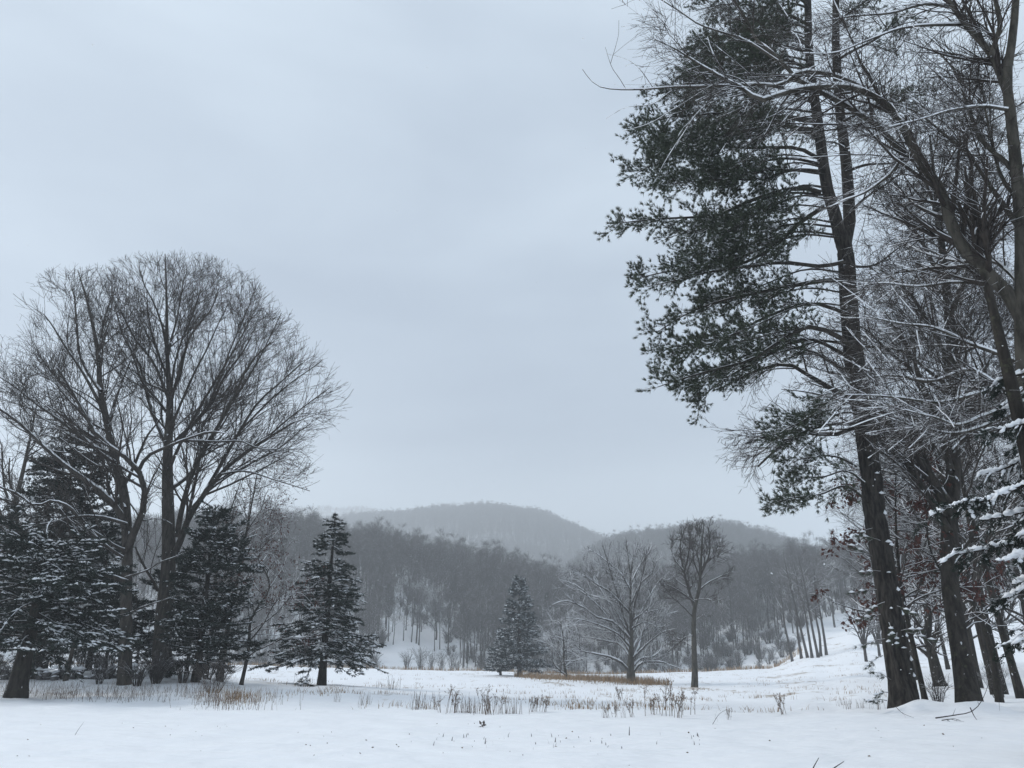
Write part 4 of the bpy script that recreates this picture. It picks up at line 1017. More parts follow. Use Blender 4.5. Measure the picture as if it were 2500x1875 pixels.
for _ in range(34):
    y0 = rng.uniform(-120, 880); i_ = int(np.argmin(np.abs(proj(tp_)[1] - y0))) if y0 > 560 else 0
    x0 = float(np.interp(y0, [-160, 0, 298, 448, 560, 736, 871], [1970, 1974, 1997, 2020, 2050, 2070, 2083])); x1 = float(np.interp(y0, [-120, 0, 200, 330, 430, 520, 620, 800, 900], [1700, 1695, 1640, 1560, 1575, 1620, 1600, 1620, 1680])) + rng.uniform(20, 200)
    sag = rng.uniform(-10, 60) if y0 < 450 else rng.uniform(10, 110); dep = rng.choice([-1, 1]) * rng.uniform(.8, 3.2)
    q = P_([(x0, y0), (x0 * .7 + x1 * .3, y0 - 14 + sag * .1), (x0 * .35 + x1 * .65, y0 + sag * .5), (x1, y0 + sag)], dep, 14)
    rad_ = lin(rng.uniform(.03, .05), .012, 14); MB().tube(q, rad_, 5).build('bough', M['dark_oak'], pine, bP); BP_.append(q); BR_.append(rad_)
BP_, BR_ = np.stack(BP_), np.stack(BR_)
b2, r2 = grow(rng, BP_, BR_, 4.6, .18, 1.0, 46, 1.3, 6, .5, .02, .10, .5, .008, .025, flat=.62)
be, re_ = grow(rng, BP_, BR_, 4.5, .62, 1.0, 42, .95, 6, .3, .03, .10, .5, .007, .02, flat=.5); b2 = np.concatenate([b2, be]); r2 = np.concatenate([r2, re_])
b3, r3 = grow(rng, b2, r2, 9, .1, 1.0, 45, .42, 3, .3, .10, .14, .6, .005, .010, flat=.5)
c = MB().tube(b2, r2, 3).tube(b3, r3, 2).build('branchlets', M['dark_oak'], pine, bP); c['kind'] = 'stuff'
snow_strip(snw, rng, b2, r2, .35, .7, .5, 3)
# needles crowd the outer ends; the inner wood of each bough is bare
tipC, tipD = [], []
for Q, k0, nper in ((b3, 1, 2), (b2, 2, 2)):
    for j in range(k0, Q.shape[1]):
        for _ in range(nper if j == Q.shape[1] - 1 else 1):
            tipC.append(Q[:, j]); tipD.append(Q[:, j] - Q[:, j - 1])
tipC, tipD = np.concatenate(tipC), norm(np.concatenate(tipD))
px, py = proj(tipC)
inner = np.clip((px - 1790) / 400, 0, 1) * np.clip((py - 120) / 200, .25, 1)
low = py > 950
keep = (rng.random(len(px)) > inner * 1.05) | (low & (px < 2010))
keep &= vnoise(tipC[:, 0] * 1.1, tipC[:, 2] * 1.4 + tipC[:, 1] * .8) > .12
tipC, tipD = tipC[keep], tipD[keep]
MB().needles(tipC, norm(tipD + [0, 0, .35]), 11, .15, .018, .42, rng, .0).build('needles', M['pine'], pine, bP, smooth=False, kind='stuff')
k = (vnoise(tipC[:, 0] * 2.2 + 3, tipC[:, 2] * 2.6) > .62) & (rng.random(len(tipC)) < .35)
snw.lumps(tipC[k] + [0, 0, .05], tipD[k] * [1, 1, .4], .07, .035, .022)
# cones, dark against the sky
q = b3[:, -1]; kk = rng.random(len(q)) < .10
MB().lumps(q[kk] + [0, 0, -.05], rng.normal(0, .3, (kk.sum(), 3)) + [.3, 0, -.6], .05, .03, .035).build('pine_cones', M['stick'], pine, bP, kind='stuff')
# tufts sprouting straight from the lower trunk
spC, spD = [], []
for (x, y, dx_, dy_) in [(2130, 1360, -50, -25), (2150, 1395, -45, 5), (2140, 1440, -60, 10), (2160, 1470, -40, 25), (2150, 1500, -55, 15), (2190, 1480, 40, 20), (2215, 1545, 60, 20), (2200, 1540, 45, 0), (2160, 1560, -60, 20), (2155, 1600, -40, 30), (2175, 1660, -45, -20), (2168, 1690, -30, 10), (2165, 1710, -45, 5), (2150, 1320, -60, -10), (2130, 1290, -40, 20), (2170, 1520, 10, 30), (2180, 1530, -10, 40), (2190, 1545, 0, 30)]:
    a = W(x, y, YP - .34); b = W(x + dx_, y + dy_, YP - .8)
    q = catmull([a, (a + b) / 2 + [0, 0, .05], b], 5); MB().tube(q, lin(.012, .006, 5), 4).build('sprig', M['dark_oak'], pine, bP)
    for f in np.linspace(.35, 1, 7): spC.append(a + (b - a) * f + rng.normal(0, .03, 3)); spD.append(b - a)
    snw.lumps(np.array([a + (b - a) * .6, b]) + [0, 0, .05], np.array([b - a] * 2) * [1, 1, .3], .13, .07, .05)
MB().needles(np.array(spC), norm(np.array(spD)), 22, .16, .010, .35, rng, .12).build('needles', M['pine'], pine, bP, smooth=False, kind='stuff')
# snow caught on bark ledges and old knots
def ledge(mb, P, R, f, side, ln, w, h, back=.75):
    n = len(P); i = f * (n - 1); k = min(int(i), n - 2); c = P[k] * (1 - (i - k)) + P[k + 1] * (i - k); r = R[k]
    a = side; d = np.array([math.sin(a), -math.cos(a), 0])
    mb.lumps([c + d * r * 1.0], [np.array([math.cos(a), math.sin(a), 0])], ln, w, h)
for f, s, ln, w, h in [(.30, .9, .17, .10, .10), (.305, .5, .15, .08, .08), (.52, .1, .22, .08, .07), (.57, -.2, .24, .09, .08), (.22, .6, .09, .06, .10), (.18, .7, .08, .05, .12), (.14, .8, .08, .06, .13), (.40, .5, .12, .07, .08), (.36, .8, .10, .05, .12), (.44, .2, .09, .05, .05), (.10, .9, .07, .05, .12), (.07, .9, .07, .05, .10), (.62, .0, .10, .05, .05), (.25, -.1, .07, .04, .04), (.12, .2, .10, .05, .04), (.66, .6, .10, .05, .08), (.49, .7, .10, .05, .10)]:
    ledge(snw, tp_, rr, f, s, ln, w, h)
for _ in range(16):
    ledge(snw, tp_, rr, rng.uniform(.05, .7), rng.uniform(-.9, 1.1), rng.uniform(.02, .06), .025, rng.uniform(.02, .05))
snw.build('settled_snow', M['snow'], pine, bP, kind='stuff')

# ------------------------------------------------------------------ oak behind the pine, its boughs hanging out to the left
YO = OAK2_Y
bO = place(2364, YO)
tO = P_([(2368, 1752), (2362, 1690), (2337, 1543), (2318, 1412), (2318, 1281), (2327, 1180), (2327, 1052), (2325, 871), (2310, 700), (2290, 520), (2270, 330)], 3.0, 26, 0, YO)
rO = np.interp(np.linspace(0, 1, 26), [0, .08, .3, .5, .75, 1], [.33, .25, .225, .185, .125, .035])
envO = Env([(150, 2150, 2420), (330, 2080, 2480), (520, 2050, 2540), (700, 1900, 2560), (830, 1740, 2580), (900, 1685, 2580), (1000, 1668, 2580), (1080, 1675, 2580), (1150, 1725, 2560), (1215, 1800, 2540), (1330, 2000, 2520)], YO + 3, .8)
def lo(p, r0, dep, ds=.5): return limb(p, YO, r0 * .66, .025, dep, 16, ds)
lO = [lo([(2316, 1262), (2262, 1142), (2205, 1075), (2151, 1020), (2060, 960), (1960, 905), (1907, 889), (1816, 920), (1710, 985)], .22, 4.5),
 lo([(2318, 1300), (2250, 1180), (2180, 1100), (2100, 1050), (2040, 1062), (1950, 1052), (1850, 1075), (1740, 1120)], .18, 3.0), lo([(2322, 1150), (2280, 1000), (2232, 880), (2180, 790), (2155, 758), (2110, 745)], .16, 5),
 lo([(2320, 1230), (2240, 1120), (2130, 1045), (2010, 1040), (1920, 1080), (1850, 1140), (1800, 1195)], .15, 5.5), lo([(2200, 1070), (2090, 930), (1960, 850), (1850, 860), (1760, 900), (1690, 940)], .13, 6.5, 3),
 lo([(2326, 1000), (2400, 900), (2460, 800), (2510, 700)], .15, 4), lo([(2324, 900), (2250, 760), (2180, 680), (2120, 640)], .13, 3.5), lo([(2318, 760), (2380, 620), (2440, 540), (2470, 480)], .12, 5), lo([(2308, 690), (2240, 580), (2190, 500), (2150, 440)], .11, 4.5),
 lo([(2327, 1100), (2390, 1040), (2470, 1000), (2540, 980)], .12, 3), lo([(2296, 570), (2260, 440), (2200, 340), (2160, 260)], .09, 4), lo([(2288, 500), (2330, 380), (2380, 290), (2400, 220)], .09, 4.5), lo([(2326, 950), (2200, 860), (2100, 850), (2010, 880)], .1, 7, 1.2), lo([(2324, 860), (2420, 760), (2480, 690)], .09, 6, 1.5)]
OS = [(2.8, .10, 1, 36, 2.8, 6, .5, .013, 4), (3.6, .1, 1, 38, 1.35, 4, .55, .009, 3), (5.0, .1, 1, 38, .66, 3, .6, .0065, 2), (4.0, .1, 1, 38, .33, 2, .6, .006, 2)]
big_tree('bare_oak', 'old oak with a bare trunk right of the great pine, boughs drooping out behind it', 'tree', bO, (tO, rO), lO, envO, OS, (M['dark_oak'], M['dark_oak'], M['twig_snow']), 211, extra=(1.2, .35, .95, 50, 5), snow=.7, up=-.03, flare=1.1, trim=True, strip=(.8, .75, .5, 2), sides=16)
# second stem leaning away at its left
q = P_([(2330, 1440), (2305, 1380), (2290, 1290), (2262, 1150), (2235, 1080)], 1.6, 12, .6, YO)

# ------------------------------------------------------------------ maple at the right edge, arched limb across the top
YR_ = 13.0
def lr(p, r0, r1, dep=0, n=18, ds=0): return limb(p, YR_, r0 * .8, r1, dep, n, ds)
def straight2(p, r0, r1, dep=0, n=18, ds=0): return straight(p, YR_, r0, r1, dep, n, ds)
bR = place(2560, YR_)
tR = straight2([(2575, 1880), (2560, 1500), (2530, 1150), (2500, 871), (2496, 640), (2494, 547), (2478, 380), (2464, 249), (2458, 190), (2474, 75), (2484, -60)], .3, .05, 0, 26)
tR = (tR[0], np.interp(np.linspace(0, 1, 26), [0, .3, .5, .75, 1], [.23, .165, .135, .10, .065]))
lR = [lr([(2520, 860), (2494, 780), (2455, 715), (2419, 681), (2365, 630), (2330, 587), (2305, 530), (2295, 477), (2278, 440), (2260, 408), (2238, 365), (2216, 320), (2196, 288), (2160, 250), (2121, 229), (2085, 218), (2050, 214), (1962, 219), (1915, 230), (1862, 244), (1830, 222), (1798, 204), (1750, 178), (1708, 154), (1650, 118), (1600, 95)], .172, .012, 1.5, 40),
 lr([(2222, 385), (2180, 345), (2140, 305), (2096, 278), (2060, 255), (2022, 234), (1982, 209), (1950, 190), (1900, 140), (1850, 100), (1828, 60), (1790, 0), (1770, -40)], .085, .02, 2.2, 26, .8),
 lr([(2130, 232), (2096, 208), (2050, 188), (2012, 179), (1952, 179), (1925, 200), (1897, 214), (1850, 212), (1785, 216), (1718, 219), (1650, 220), (1589, 223), (1520, 218), (1465, 209), (1440, 190), (1423, 168)], .06, .006, 2.4, 28, 1.0),
 lr([(1530, 219), (1495, 165), (1478, 115)], .010, .004, 2.5, 10, 2.2), lr([(1600, 222), (1555, 160), (1520, 140), (1480, 132)], .011, .004, 2.5, 10, 2.1), lr([(1640, 221), (1590, 255), (1530, 262), (1480, 290)], .010, .004, 2.4, 10, 2.05), lr([(1690, 150), (1640, 90), (1600, 60), (1540, 62)], .012, .004, 1.7, 10, 1.35), lr([(1720, 220), (1640, 270), (1590, 300), (1520, 320)], .012, .004, 2.3, 10, 1.95), lr([(1765, 218), (1700, 280), (1650, 350), (1610, 420)], .013, .004, 2.2, 10, 1.85),
 lr([(1900, 150), (1828, 104), (1760, 78), (1698, 55), (1650, 25), (1610, -5), (1560, -30)], .035, .010, 2.5, 16, 1.7),
 lr([(2262, 412), (2215, 380), (2170, 430), (2110, 470), (2060, 490), (2030, 505)], .05, .012, 1.6, 14, .5),
 lr([(2462, 240), (2452, 209), (2414, 129), (2355, 60), (2330, 20), (2300, -30)], .10, .05, .8, 14), lr([(2420, 140), (2440, 60), (2430, 0), (2420, -40)], .07, .04, -.4, 10),
 lr([(2490, 560), (2430, 470), (2380, 400), (2310, 330), (2230, 270), (2150, 250)], .07, .012, 1.8, 18), lr([(2480, 420), (2400, 340), (2360, 250), (2330, 170), (2280, 120)], .07, .012, 2.2, 16),
 lr([(2505, 900), (2440, 940), (2380, 965), (2300, 985), (2200, 975), (2120, 968), (2060, 965)], .045, .008, -1.0, 18), lr([(2510, 900), (2450, 870), (2370, 840), (2280, 800), (2200, 790), (2100, 770)], .05, .008, .8, 18),
 lr([(2508, 940), (2440, 1000), (2390, 1020), (2330, 1035), (2280, 1020), (2210, 1000)], .04, .008, -1.4, 18), lr([(2510, 960), (2470, 1010), (2400, 1040), (2340, 1058), (2290, 1055), (2200, 1030), (2140, 1010)], .04, .008, .4, 18),
 lr([(2500, 760), (2420, 700), (2330, 690), (2240, 700), (2160, 690), (2090, 700)], .05, .008, 1.4, 18), lr([(2512, 1000), (2420, 930), (2360, 900), (2280, 930), (2170, 915), (2080, 935), (2020, 955)], .045, .008, 1.0, 18), lr([(2498, 700), (2430, 640), (2350, 640), (2260, 620), (2190, 580)], .05, .01, 2.4, 16),
 lr([(2355, 60), (2280, 60), (2200, 70), (2120, 100), (2040, 130), (1960, 130)], .04, .008, -1, 16, .6), lr([(2330, 20), (2260, 10), (2180, 30), (2080, 40), (1990, 60)], .04, .008, .9, 16, .8), lr([(2470, 270), (2400, 260), (2320, 270), (2250, 290), (2170, 310)], .04, .008, -1.2, 16),
 lr([(2492, 500), (2440, 420), (2420, 330), (2400, 240), (2390, 170)], .05, .01, 1.2, 14)]
envR = Env([(-400, 1500, 2800), (-60, 1430, 2800), (60, 1450, 2800), (200, 1440, 2800), (300, 1560, 2800), (420, 1640, 2800), (560, 1760, 2800), (700, 1900, 2800), (1000, 1950, 2800), (1120, 2000, 2800)], YR_, .8)
RS = [(3.8, .10, 1, 40, 2.3, 7, .5, .007, 4), (6.0, .1, 1, 40, 1.1, 4, .55, .0045, 3), (7.0, .1, 1, 40, .45, 3, .6, .0038, 2)]
big_tree('maple_tree', 'bare maple at the right edge with a thick snow-lined limb arching over to the left', 'tree', bR, tR, lR, envR, RS, (M['maple'], M['maple'], M['twig_snow']), 221, snow=.8, up=-.02, strip=(1.15, 1.2, .85, 1.6), flare=None, sides=14)

# ------------------------------------------------------------------ bare trees standing behind the right-hand group
DK = (M['dark_oak'], M['oak_limb'], M['twig_snow'])
for i, (px, Y, H, r, le, sp_, lab) in enumerate([
   (2432, 33, 15, .16, -.06, 5.5, 'leaning grey trunk left of a forked pair behind the old oak'), (2452, 34, 16, .15, -.02, 5.5, 'grey trunk right of the forked pair behind the old oak'), (2494, 30, 17, .14, -.05, 6, 'slim trunk at the right edge of the photo, close to the lawn'),
   (2393, 40, 14, .13, .0, 5, 'thin upright trunk just right of the old oak'), (2285, 52, 16, .14, .03, 6.5, 'bare tree filling the gap between the great pine and the old oak'), (2660, 46, 18, .2, -.01, 7, 'tall bare tree beyond the right edge of the lawn'), (2350, 62, 19, .3, .0, 7, 'tall hazy tree far behind the old oak'), (2200, 70, 17, .2, .02, 6.5, 'hazy bare tree behind the great pine')]):
    free_tree('bare_tree', lab, px, Y, H, r, sp_, 300 + i, DK, le, .0, .28, 2.1, None, 0, .05, 48, .3, .7, 4, crook=.17)
for i, (px, Y, H, lab) in enumerate([(2238, 58, 16, 'hazy bare tree seen just right of the great pine trunk'), (2315, 72, 17, 'farthest hazy tree framed between the great pine and the old oak'), (2388, 56, 15, 'hazy bare tree just right of the old oak, behind the thin upright trunk'),
        (2424, 76, 18, 'distant hazy tree behind the leaning grey trunks'), (2474, 60, 17, 'hazy tree between the grey trunks and the slim edge trunk'), (2535, 42, 16, 'bare tree at the right edge behind the snow-laden hemlock'), (2345, 44, 14, 'slender tree whose twigs show through the boughs left of the old oak trunk')]):
    free_tree('bare_tree', lab, px, Y, H, .16, 5.8, 340 + i, DK, rng.normal(0, .02), .0, .16, 3.0, None, 0, .05, 50, .3, .7, 3, crook=.17, tmin=.010)
free_tree('gnarled_tree', 'gnarled thick-trunked little tree on the snow between pine and old oak', 2296, 44, 5.2, .33, 2.8, 311, DK, -.08, 0, .22, 1.3, None, 0, .05, 50, .3, .6, 4, crook=.28)
free_tree('gnarled_tree', 'crooked small tree with zigzag limbs right of the old oak', 2440, 27.5, 6.2, .12, 2.8, 312, DK, -.03, 0, .25, 1.3, None, 0, -.02, 60, .4, .8, 4, crook=.35)
# young oak still in dark red leaf among the trunks
free_tree('russet_oak', 'young oak with dark red leaves between the great pine and the old oak', 2262, 25.5, 7.2, .09, 2.7, 321, DK, -.04, 0, .30, 1.5, None, 0, .02, 66, .25, .7, 4, leaf=(.55, 3, .16))
free_tree('russet_oak', 'red-leaved sapling pressed against the right of the old oak trunk', 2400, 24.5, 6.2, .06, 2.2, 322, DK, -.06, 0, .35, 1.4, None, 0, .02, 66, .25, .7, 4, leaf=(.45, 3, .15))

# ------------------------------------------------------------------ snow-laden hemlock at the right edge
YH = 11.0
bH = place(2680, YH); rng = np.random.default_rng(231)
hem = thing('hemlock_tree', 'hemlock reaching in from the right edge, boughs bowed under thick snow', 'tree', bH)
tH = catmull([bH - [0, 0, .2], bH + [.05, 0, 3], bH + [0, 0, 7]], 10); MB().tube(tH, lin(.2, .06, 10), 9).build('trunk', M['dark_oak'], hem, bH)
hb_ = [([(2680, 880), (2580, 890), (2500, 912), (2450, 925), (2425, 945)], .3), ([(2680, 990), (2560, 1010), (2480, 1040), (2430, 1050), (2398, 1058)], -.4), ([(2680, 1040), (2560, 1075), (2500, 1118), (2440, 1150), (2395, 1158)], .5), ([(2680, 1110), (2560, 1160), (2480, 1192), (2400, 1225), (2330, 1235), (2268, 1262)], -.6),
 ([(2680, 1230), (2560, 1290), (2470, 1326), (2400, 1343), (2340, 1352), (2300, 1372)], .1), ([(2680, 1330), (2560, 1340), (2500, 1350), (2450, 1370)], -.6), ([(2680, 1400), (2560, 1430), (2480, 1450), (2440, 1482)], .5), ([(2680, 930), (2560, 955), (2490, 985), (2450, 1005)], .8), ([(2680, 1180), (2570, 1225), (2500, 1250), (2440, 1262), (2400, 1270)], .7), ([(2680, 1460), (2590, 1500), (2520, 1540), (2480, 1570)], -.2), ([(2680, 1290), (2580, 1360), (2520, 1410), (2480, 1425)], .9), ([(2680, 1100), (2580, 1110), (2510, 1090), (2470, 1095)], 1.0), ([(2680, 1220), (2600, 1280), (2540, 1390), (2500, 1440)], .0), ([(2680, 1150), (2600, 1200), (2540, 1280), (2490, 1310)], -.3)]
BPh, BRh = [], []; sn = MB()
for p, dep in hb_:
    q = path(p, YH, dep, 12); r = lin(.045, .008, 12); MB().tube(q, r, 6).build('bough', M['dark_oak'], hem, bH); BPh.append(q); BRh.append(r)
BPh, BRh = np.stack(BPh), np.stack(BRh)
tw, twr = grow(rng, BPh, BRh, 11, .2, 1, 50, .55, 5, .4, -.16, .10, .5, .004, .01, flat=.6, minL=.06)
t2, t2r = grow(rng, tw, twr, 9, .15, 1, 45, .15, 4, .3, -.12, .08, .6, .0025, .005, flat=.5, minL=.04)
c = MB().tube(tw, twr, 4).tube(t2, t2r, 3).build('twigs', M['dark_oak'], hem, bH); c['kind'] = 'stuff'
Cq = np.concatenate([t2.reshape(-1, 3), (t2[:, :-1] * .5 + t2[:, 1:] * .5).reshape(-1, 3), tw[:, 1:].reshape(-1, 3)]); Dq = np.concatenate([np.gradient(t2, axis=1).reshape(-1, 3), np.diff(t2, axis=1).reshape(-1, 3), np.diff(tw, axis=1).reshape(-1, 3)])
MB().needles(Cq, norm(Dq), 5, .05, .018, .6, rng, .1).build('foliage', M['hemlock'], hem, bH, smooth=False, kind='stuff')
# thick snow: long pads along every bough, small ones on the side sprays
for q, r in zip(BPh, BRh):
    n_ = 90; s = rng.uniform(1.5, 11, n_); k = np.minimum(s.astype(int), 10); f = (s - k)[:, None]; c_ = q[k] * (1 - f) + q[k + 1] * f; t_ = norm(q[k + 1] - q[k])
    v = vnoise(s * .9 + q[0, 2] * 7, 0 * s + q[0, 0]); m_ = v > .30; n_ = m_.sum(); g_ = rng.gamma(3, .33, n_)
    sd = norm(np.cross(t_[m_], [0, 0, 1.])) * rng.normal(0, .035, (n_, 1))
    sn.lumps(c_[m_] + sd + np.array([0, 0, .02]) + rng.normal(0, .008, (n_, 3)), norm(t_[m_] + rng.normal(0, .5, (n_, 3)) * [1, 1, .2]), .045 + .03 * g_, .03 + .022 * g_, .022 + .018 * g_)
m_ = (vnoise(tw[:, 2, 0] * 4, tw[:, 2, 2] * 4) > .42)
for j in (1, 2, 3): sn.lumps(tw[m_, j] + [0, 0, .018], tw[m_, j] - tw[m_, j - 1], .06, rng.uniform(.02, .045, m_.sum()), rng.uniform(.015, .035, m_.sum()))
m_ = rng.random(len(t2)) < .22
sn.lumps(t2[m_, 2] + [0, 0, .01], t2[m_, 2] - t2[m_, 0], .03, .016, .014)
sn.build('settled_snow', M['snow'], hem, bH, kind='stuff')
# ------------------------------------------------------------------ stone wall under the left-hand trees
rng = np.random.default_rng(401)
wb = place(150, 38.6); wall = thing('stone_wall', 'low tumbled field-stone wall capped with snow behind the left-hand trunks', 'wall', wb)
def stone_mesh(seed):
    r_ = np.random.default_rng(seed); V = []
    for i, (ph, rr_) in enumerate([(-.9, .45), (-.3, .95), (.35, .95), (.9, .5)]):
        for j in range(7):
            a = j * 2 * pi / 7 + r_.normal(0, .15); k = rr_ * r_.uniform(.82, 1.1); V.append((math.cos(a) * k, math.sin(a) * k, ph * r_.uniform(.9, 1.1)))
    V += [(0, 0, -1), (0, 0, 1)]; Fq = [(i * 7 + j, i * 7 + (j + 1) % 7, (i + 1) * 7 + (j + 1) % 7, (i + 1) * 7 + j) for i in range(3) for j in range(7)]
    mb = MB(); mb.add(V, Fq); mb.f.append(np.array([((j + 1) % 7, j, 28) for j in range(7)] + [(21 + j, 21 + (j + 1) % 7, 29) for j in range(7)])); return mb.build('stone', M['stone'], link=False).data
sm = [stone_mesh(k) for k in range(5)]; capC = []
for c_ in range(2):
    px = -60.0 + c_ * 8
    while px < 335:
        w_ = rng.uniform(.24, .46); q = place(px, 38.6 + rng.normal(0, .28))
        if rng.random() < .72:
            o = bpy.data.objects.new('stone', sm[rng.integers(5)]); SC.collection.objects.link(o); o.parent = wall
            h_ = rng.uniform(.12, .24); o.location = tuple(q - wb + np.array([0, 0, .06 + c_ * .26 + rng.normal(0, .05)])); o.scale = (w_ * .62, w_ * .5, h_); o.rotation_euler = (rng.normal(0, .3), rng.normal(0, .3), rng.uniform(0, 6))
            if c_ == 1: capC.append(q + [0, 0, .08 + c_ * .26 + h_ * .8])
        px += w_ * F / 38.6 * 1.06
capC = np.array(capC); MB().lumps(capC, np.tile([[1., 0, 0]], (len(capC), 1)), rng.uniform(.2, .42, len(capC)), rng.uniform(.16, .3, len(capC)), rng.uniform(.07, .16, len(capC))).build('settled_snow', M['snow'], wall, wb, kind='stuff')

# ------------------------------------------------------------------ dead grass and weeds
def blades(P, h, w, lean, rng, seg=2):
    """thin bent blades standing at P"""
    n = len(P); h = np.broadcast_to(h, (n,))[:, None]; a = rng.uniform(0, 2 * pi, n); D = np.stack([np.cos(a), np.sin(a), 0 * a], 1) * rng.uniform(.2, 1, (n, 1)) * lean
    s = np.stack([-np.sin(a + rng.normal(0, 1, n)), np.cos(a), 0 * a], 1); s = s / np.linalg.norm(s, axis=1, keepdims=True) * w / 2
    up = np.array([0, 0, 1.]); mid = P + up * h * .55 + D * h * .3; tip = P + up * h * .95 + D * h
    V = np.stack([P - s, P + s, mid + s * .7, mid - s * .7, tip], 1); mb = MB(); b = (np.arange(n) * 5)[:, None]
    mb.add(V, b + np.array([[0, 1, 2]])); mb.f.append(b + np.array([[0, 2, 3]])); mb.f.append(b + np.array([[3, 2, 4]])); return mb
def on_ground(px, Y):
    P = np.zeros((len(px), 3)); z = np.zeros(len(px))
    for _ in range(4):
        x = (px - 1250) / F * (Y * CP + (z - EYE) * SP); z = ground_z(x, Y)
    return np.stack([x, Y, z - .03], 1)
n = 3800; px = rng.uniform(1255, 1640, n); Yc = np.interp(px, [1255, 1330, 1400, 1541, 1640], [108, 101, 96, 87, 80]); Y = Yc + rng.normal(0, 1, n) * np.interp(px, [1255, 1300, 1560, 1640], [2, 5.5, 3.5, 1.0])
k = rng.random(n) < np.interp(px, [1255, 1300, 1570, 1640], [.35, 1, 1, .15]); px, Y = px[k], Y[k]
blades(on_ground(px, Y), rng.uniform(.35, .95, len(px)), .05, .35, rng).build('tan_grass', M['tan'], smooth=False, kind='stuff')
n = 4200; px = rng.uniform(-60, 1960, n); Y = rng.uniform(165.5, 178, n); P = on_ground(px, Y)
blades(P, rng.uniform(.5, 1.15, n), .13, .3, rng).build('marsh_grass', M['tan'], smooth=False, kind='stuff')
# bents of grass pricking through the snow of the field
n = 2600; px = rng.uniform(540, 2160, n); Y = 26 + 125 * rng.random(n) ** 1.5; P = on_ground(px, Y)
k = vnoise(P[:, 0] * .35 + 50, P[:, 1] * .22) + .3 * vnoise(P[:, 0] * 2, P[:, 1] * 2) > np.interp(px, [540, 1700, 1850], [.84, .84, .68]); P = P[k]
P = np.repeat(P, 6, 0) + np.concatenate([rng.normal(0, .22, (len(P) * 6, 2)), np.zeros((len(P) * 6, 1))], 1)
blades(P, rng.uniform(.08, .3, len(P)), .022, .8, rng).build('field_grass', M['tan'], smooth=False, kind='stuff')
n = 1900; px = np.concatenate([rng.uniform(-20, 530, n), rng.normal(560, 60, 350)]); Y = np.concatenate([rng.uniform(27.5, 36, n), rng.uniform(24.5, 30, 350)]); P = on_ground(px, Y)
k = vnoise(P[:, 0] * .9, P[:, 1] * .9 + 7) > .38; P = P[k]
blades(P, rng.uniform(.12, .75, len(P)) ** 1.3 * (.5 + .9 * vnoise(P[:, 0] * .7 + 3, P[:, 1] * .7)), .012, .9, rng).build('dry_weeds', M['weed'], smooth=False, kind='stuff')
n = 500; px = rng.normal(575, 45, n); Y = rng.normal(30, 1.6, n); blades(on_ground(px, Y), rng.uniform(.15, .5, n), .014, .5, rng).build('dry_grass', M['tan'], smooth=False, kind='stuff')

# clumps of tall dead stalks, each one a plant
def weed_clump(seed, n, h, spread, plume):
    r_ = np.random.default_rng(seed); st, hd = MB(), MB()
    for _ in range(n):
        b = np.array([r_.normal(0, spread), r_.normal(0, spread * .7), -.05]); l = r_.normal(0, .16, 2); hh = h * r_.uniform(.55, 1.08)
        q = catmull([b, b + [l[0] * .4 * hh, l[1] * .4 * hh, hh * .5], b + [l[0] * hh, l[1] * hh, hh]], 5); st.tube(q, lin(.008, .004, 5), 3)
        if plume:
            k = r_.integers(4, 8); s = r_.uniform(.55, 1, k); c = np.stack([np.interp(s, np.linspace(0, 1, 5), q[:, i]) for i in range(3)], 1)
            d = r_.normal(0, .55, (k, 3)) + [0, 0, .8]; e = c + d * .13 * h
            st.tube(np.stack([c, (c + e) / 2 + [0, 0, -.01], e], 1), np.tile([.005, .004, .003], (k, 1)), 3)
            hd.needles(e, d, 4, .07, .014, .35, r_); hd.needles(c, d, 2, .05, .012, .5, r_)
    return st, hd
kinds = [weed_clump(410 + i, n_, h_, s_, p_) for i, (n_, h_, s_, p_) in enumerate([(9, .62, .16, False), (12, .72, .20, True), (6, .55, .12, True), (14, .5, .3, False)])]
kind_o = [(s.build('weed_clump', M['weed'], link=False), h.build('seed_heads', M['weed'], link=False, smooth=False)) for s, h in kinds]
def weed(px, py, kind, sc, label, group=None, name='weed_clump'):
    """stands where the ground is seen at row py"""
    Y = 20.0
    for Yt in np.arange(19, 60, .1):
        p = place(px, Yt); q = proj(p)[1]
        if q <= py: Y = Yt; break
    a, b = kind_o[kind]; o = a.copy(); SC.collection.objects.link(o); o.name = name; o.location = tuple(p); o.rotation_euler = (0, 0, rng.uniform(0, 6.28)); s = sc * Y / 24; o.scale = (s, s, s * rng.uniform(.9, 1.1))
    if len(b.data.polygons):
        c = b.copy(); SC.collection.objects.link(c); c.parent = o
    tag(o, label, 'plant', group); return o
weed(1628, 1748, 1, 1.25, 'biggest dark goldenrod clump in the snow, right of the middle of the lawn edge')
weed(1655, 1752, 2, 1.1, 'single feathery weed leaning just right of the biggest goldenrod clump'); weed(1597, 1744, 2, .8, 'small feathery weed just left of the biggest goldenrod clump')
weed(1547, 1752, 2, .8, 'forked pale weed standing alone between two weed patches'); weed(1516, 1711, 2, .7, 'sprawling little weed farther out than the pale forked weeds')
for x, y, k, s in [(1472, 1752, 0, .45), (1487, 1753, 2, .6), (1500, 1751, 2, .65), (1518, 1752, 0, .45)]: weed(x, y, k, s, 'thin pale weed stalks in the loose patch left of the goldenrod clump', 'pale weeds left of the goldenrod')
for x, y in [(1095, 1740), (1112, 1740), (1128, 1741), (1140, 1740), (1156, 1741), (1170, 1740), (1182, 1741), (1195, 1742), (1210, 1742), (1224, 1742), (1238, 1743), (1250, 1742)]:
    weed(x, y, [0, 0, 3, 1][int(x) % 4], rng.uniform(.55, 1.0), 'brown stalks in the dense weed bed at the middle of the lawn edge', 'weeds of the dense bed')
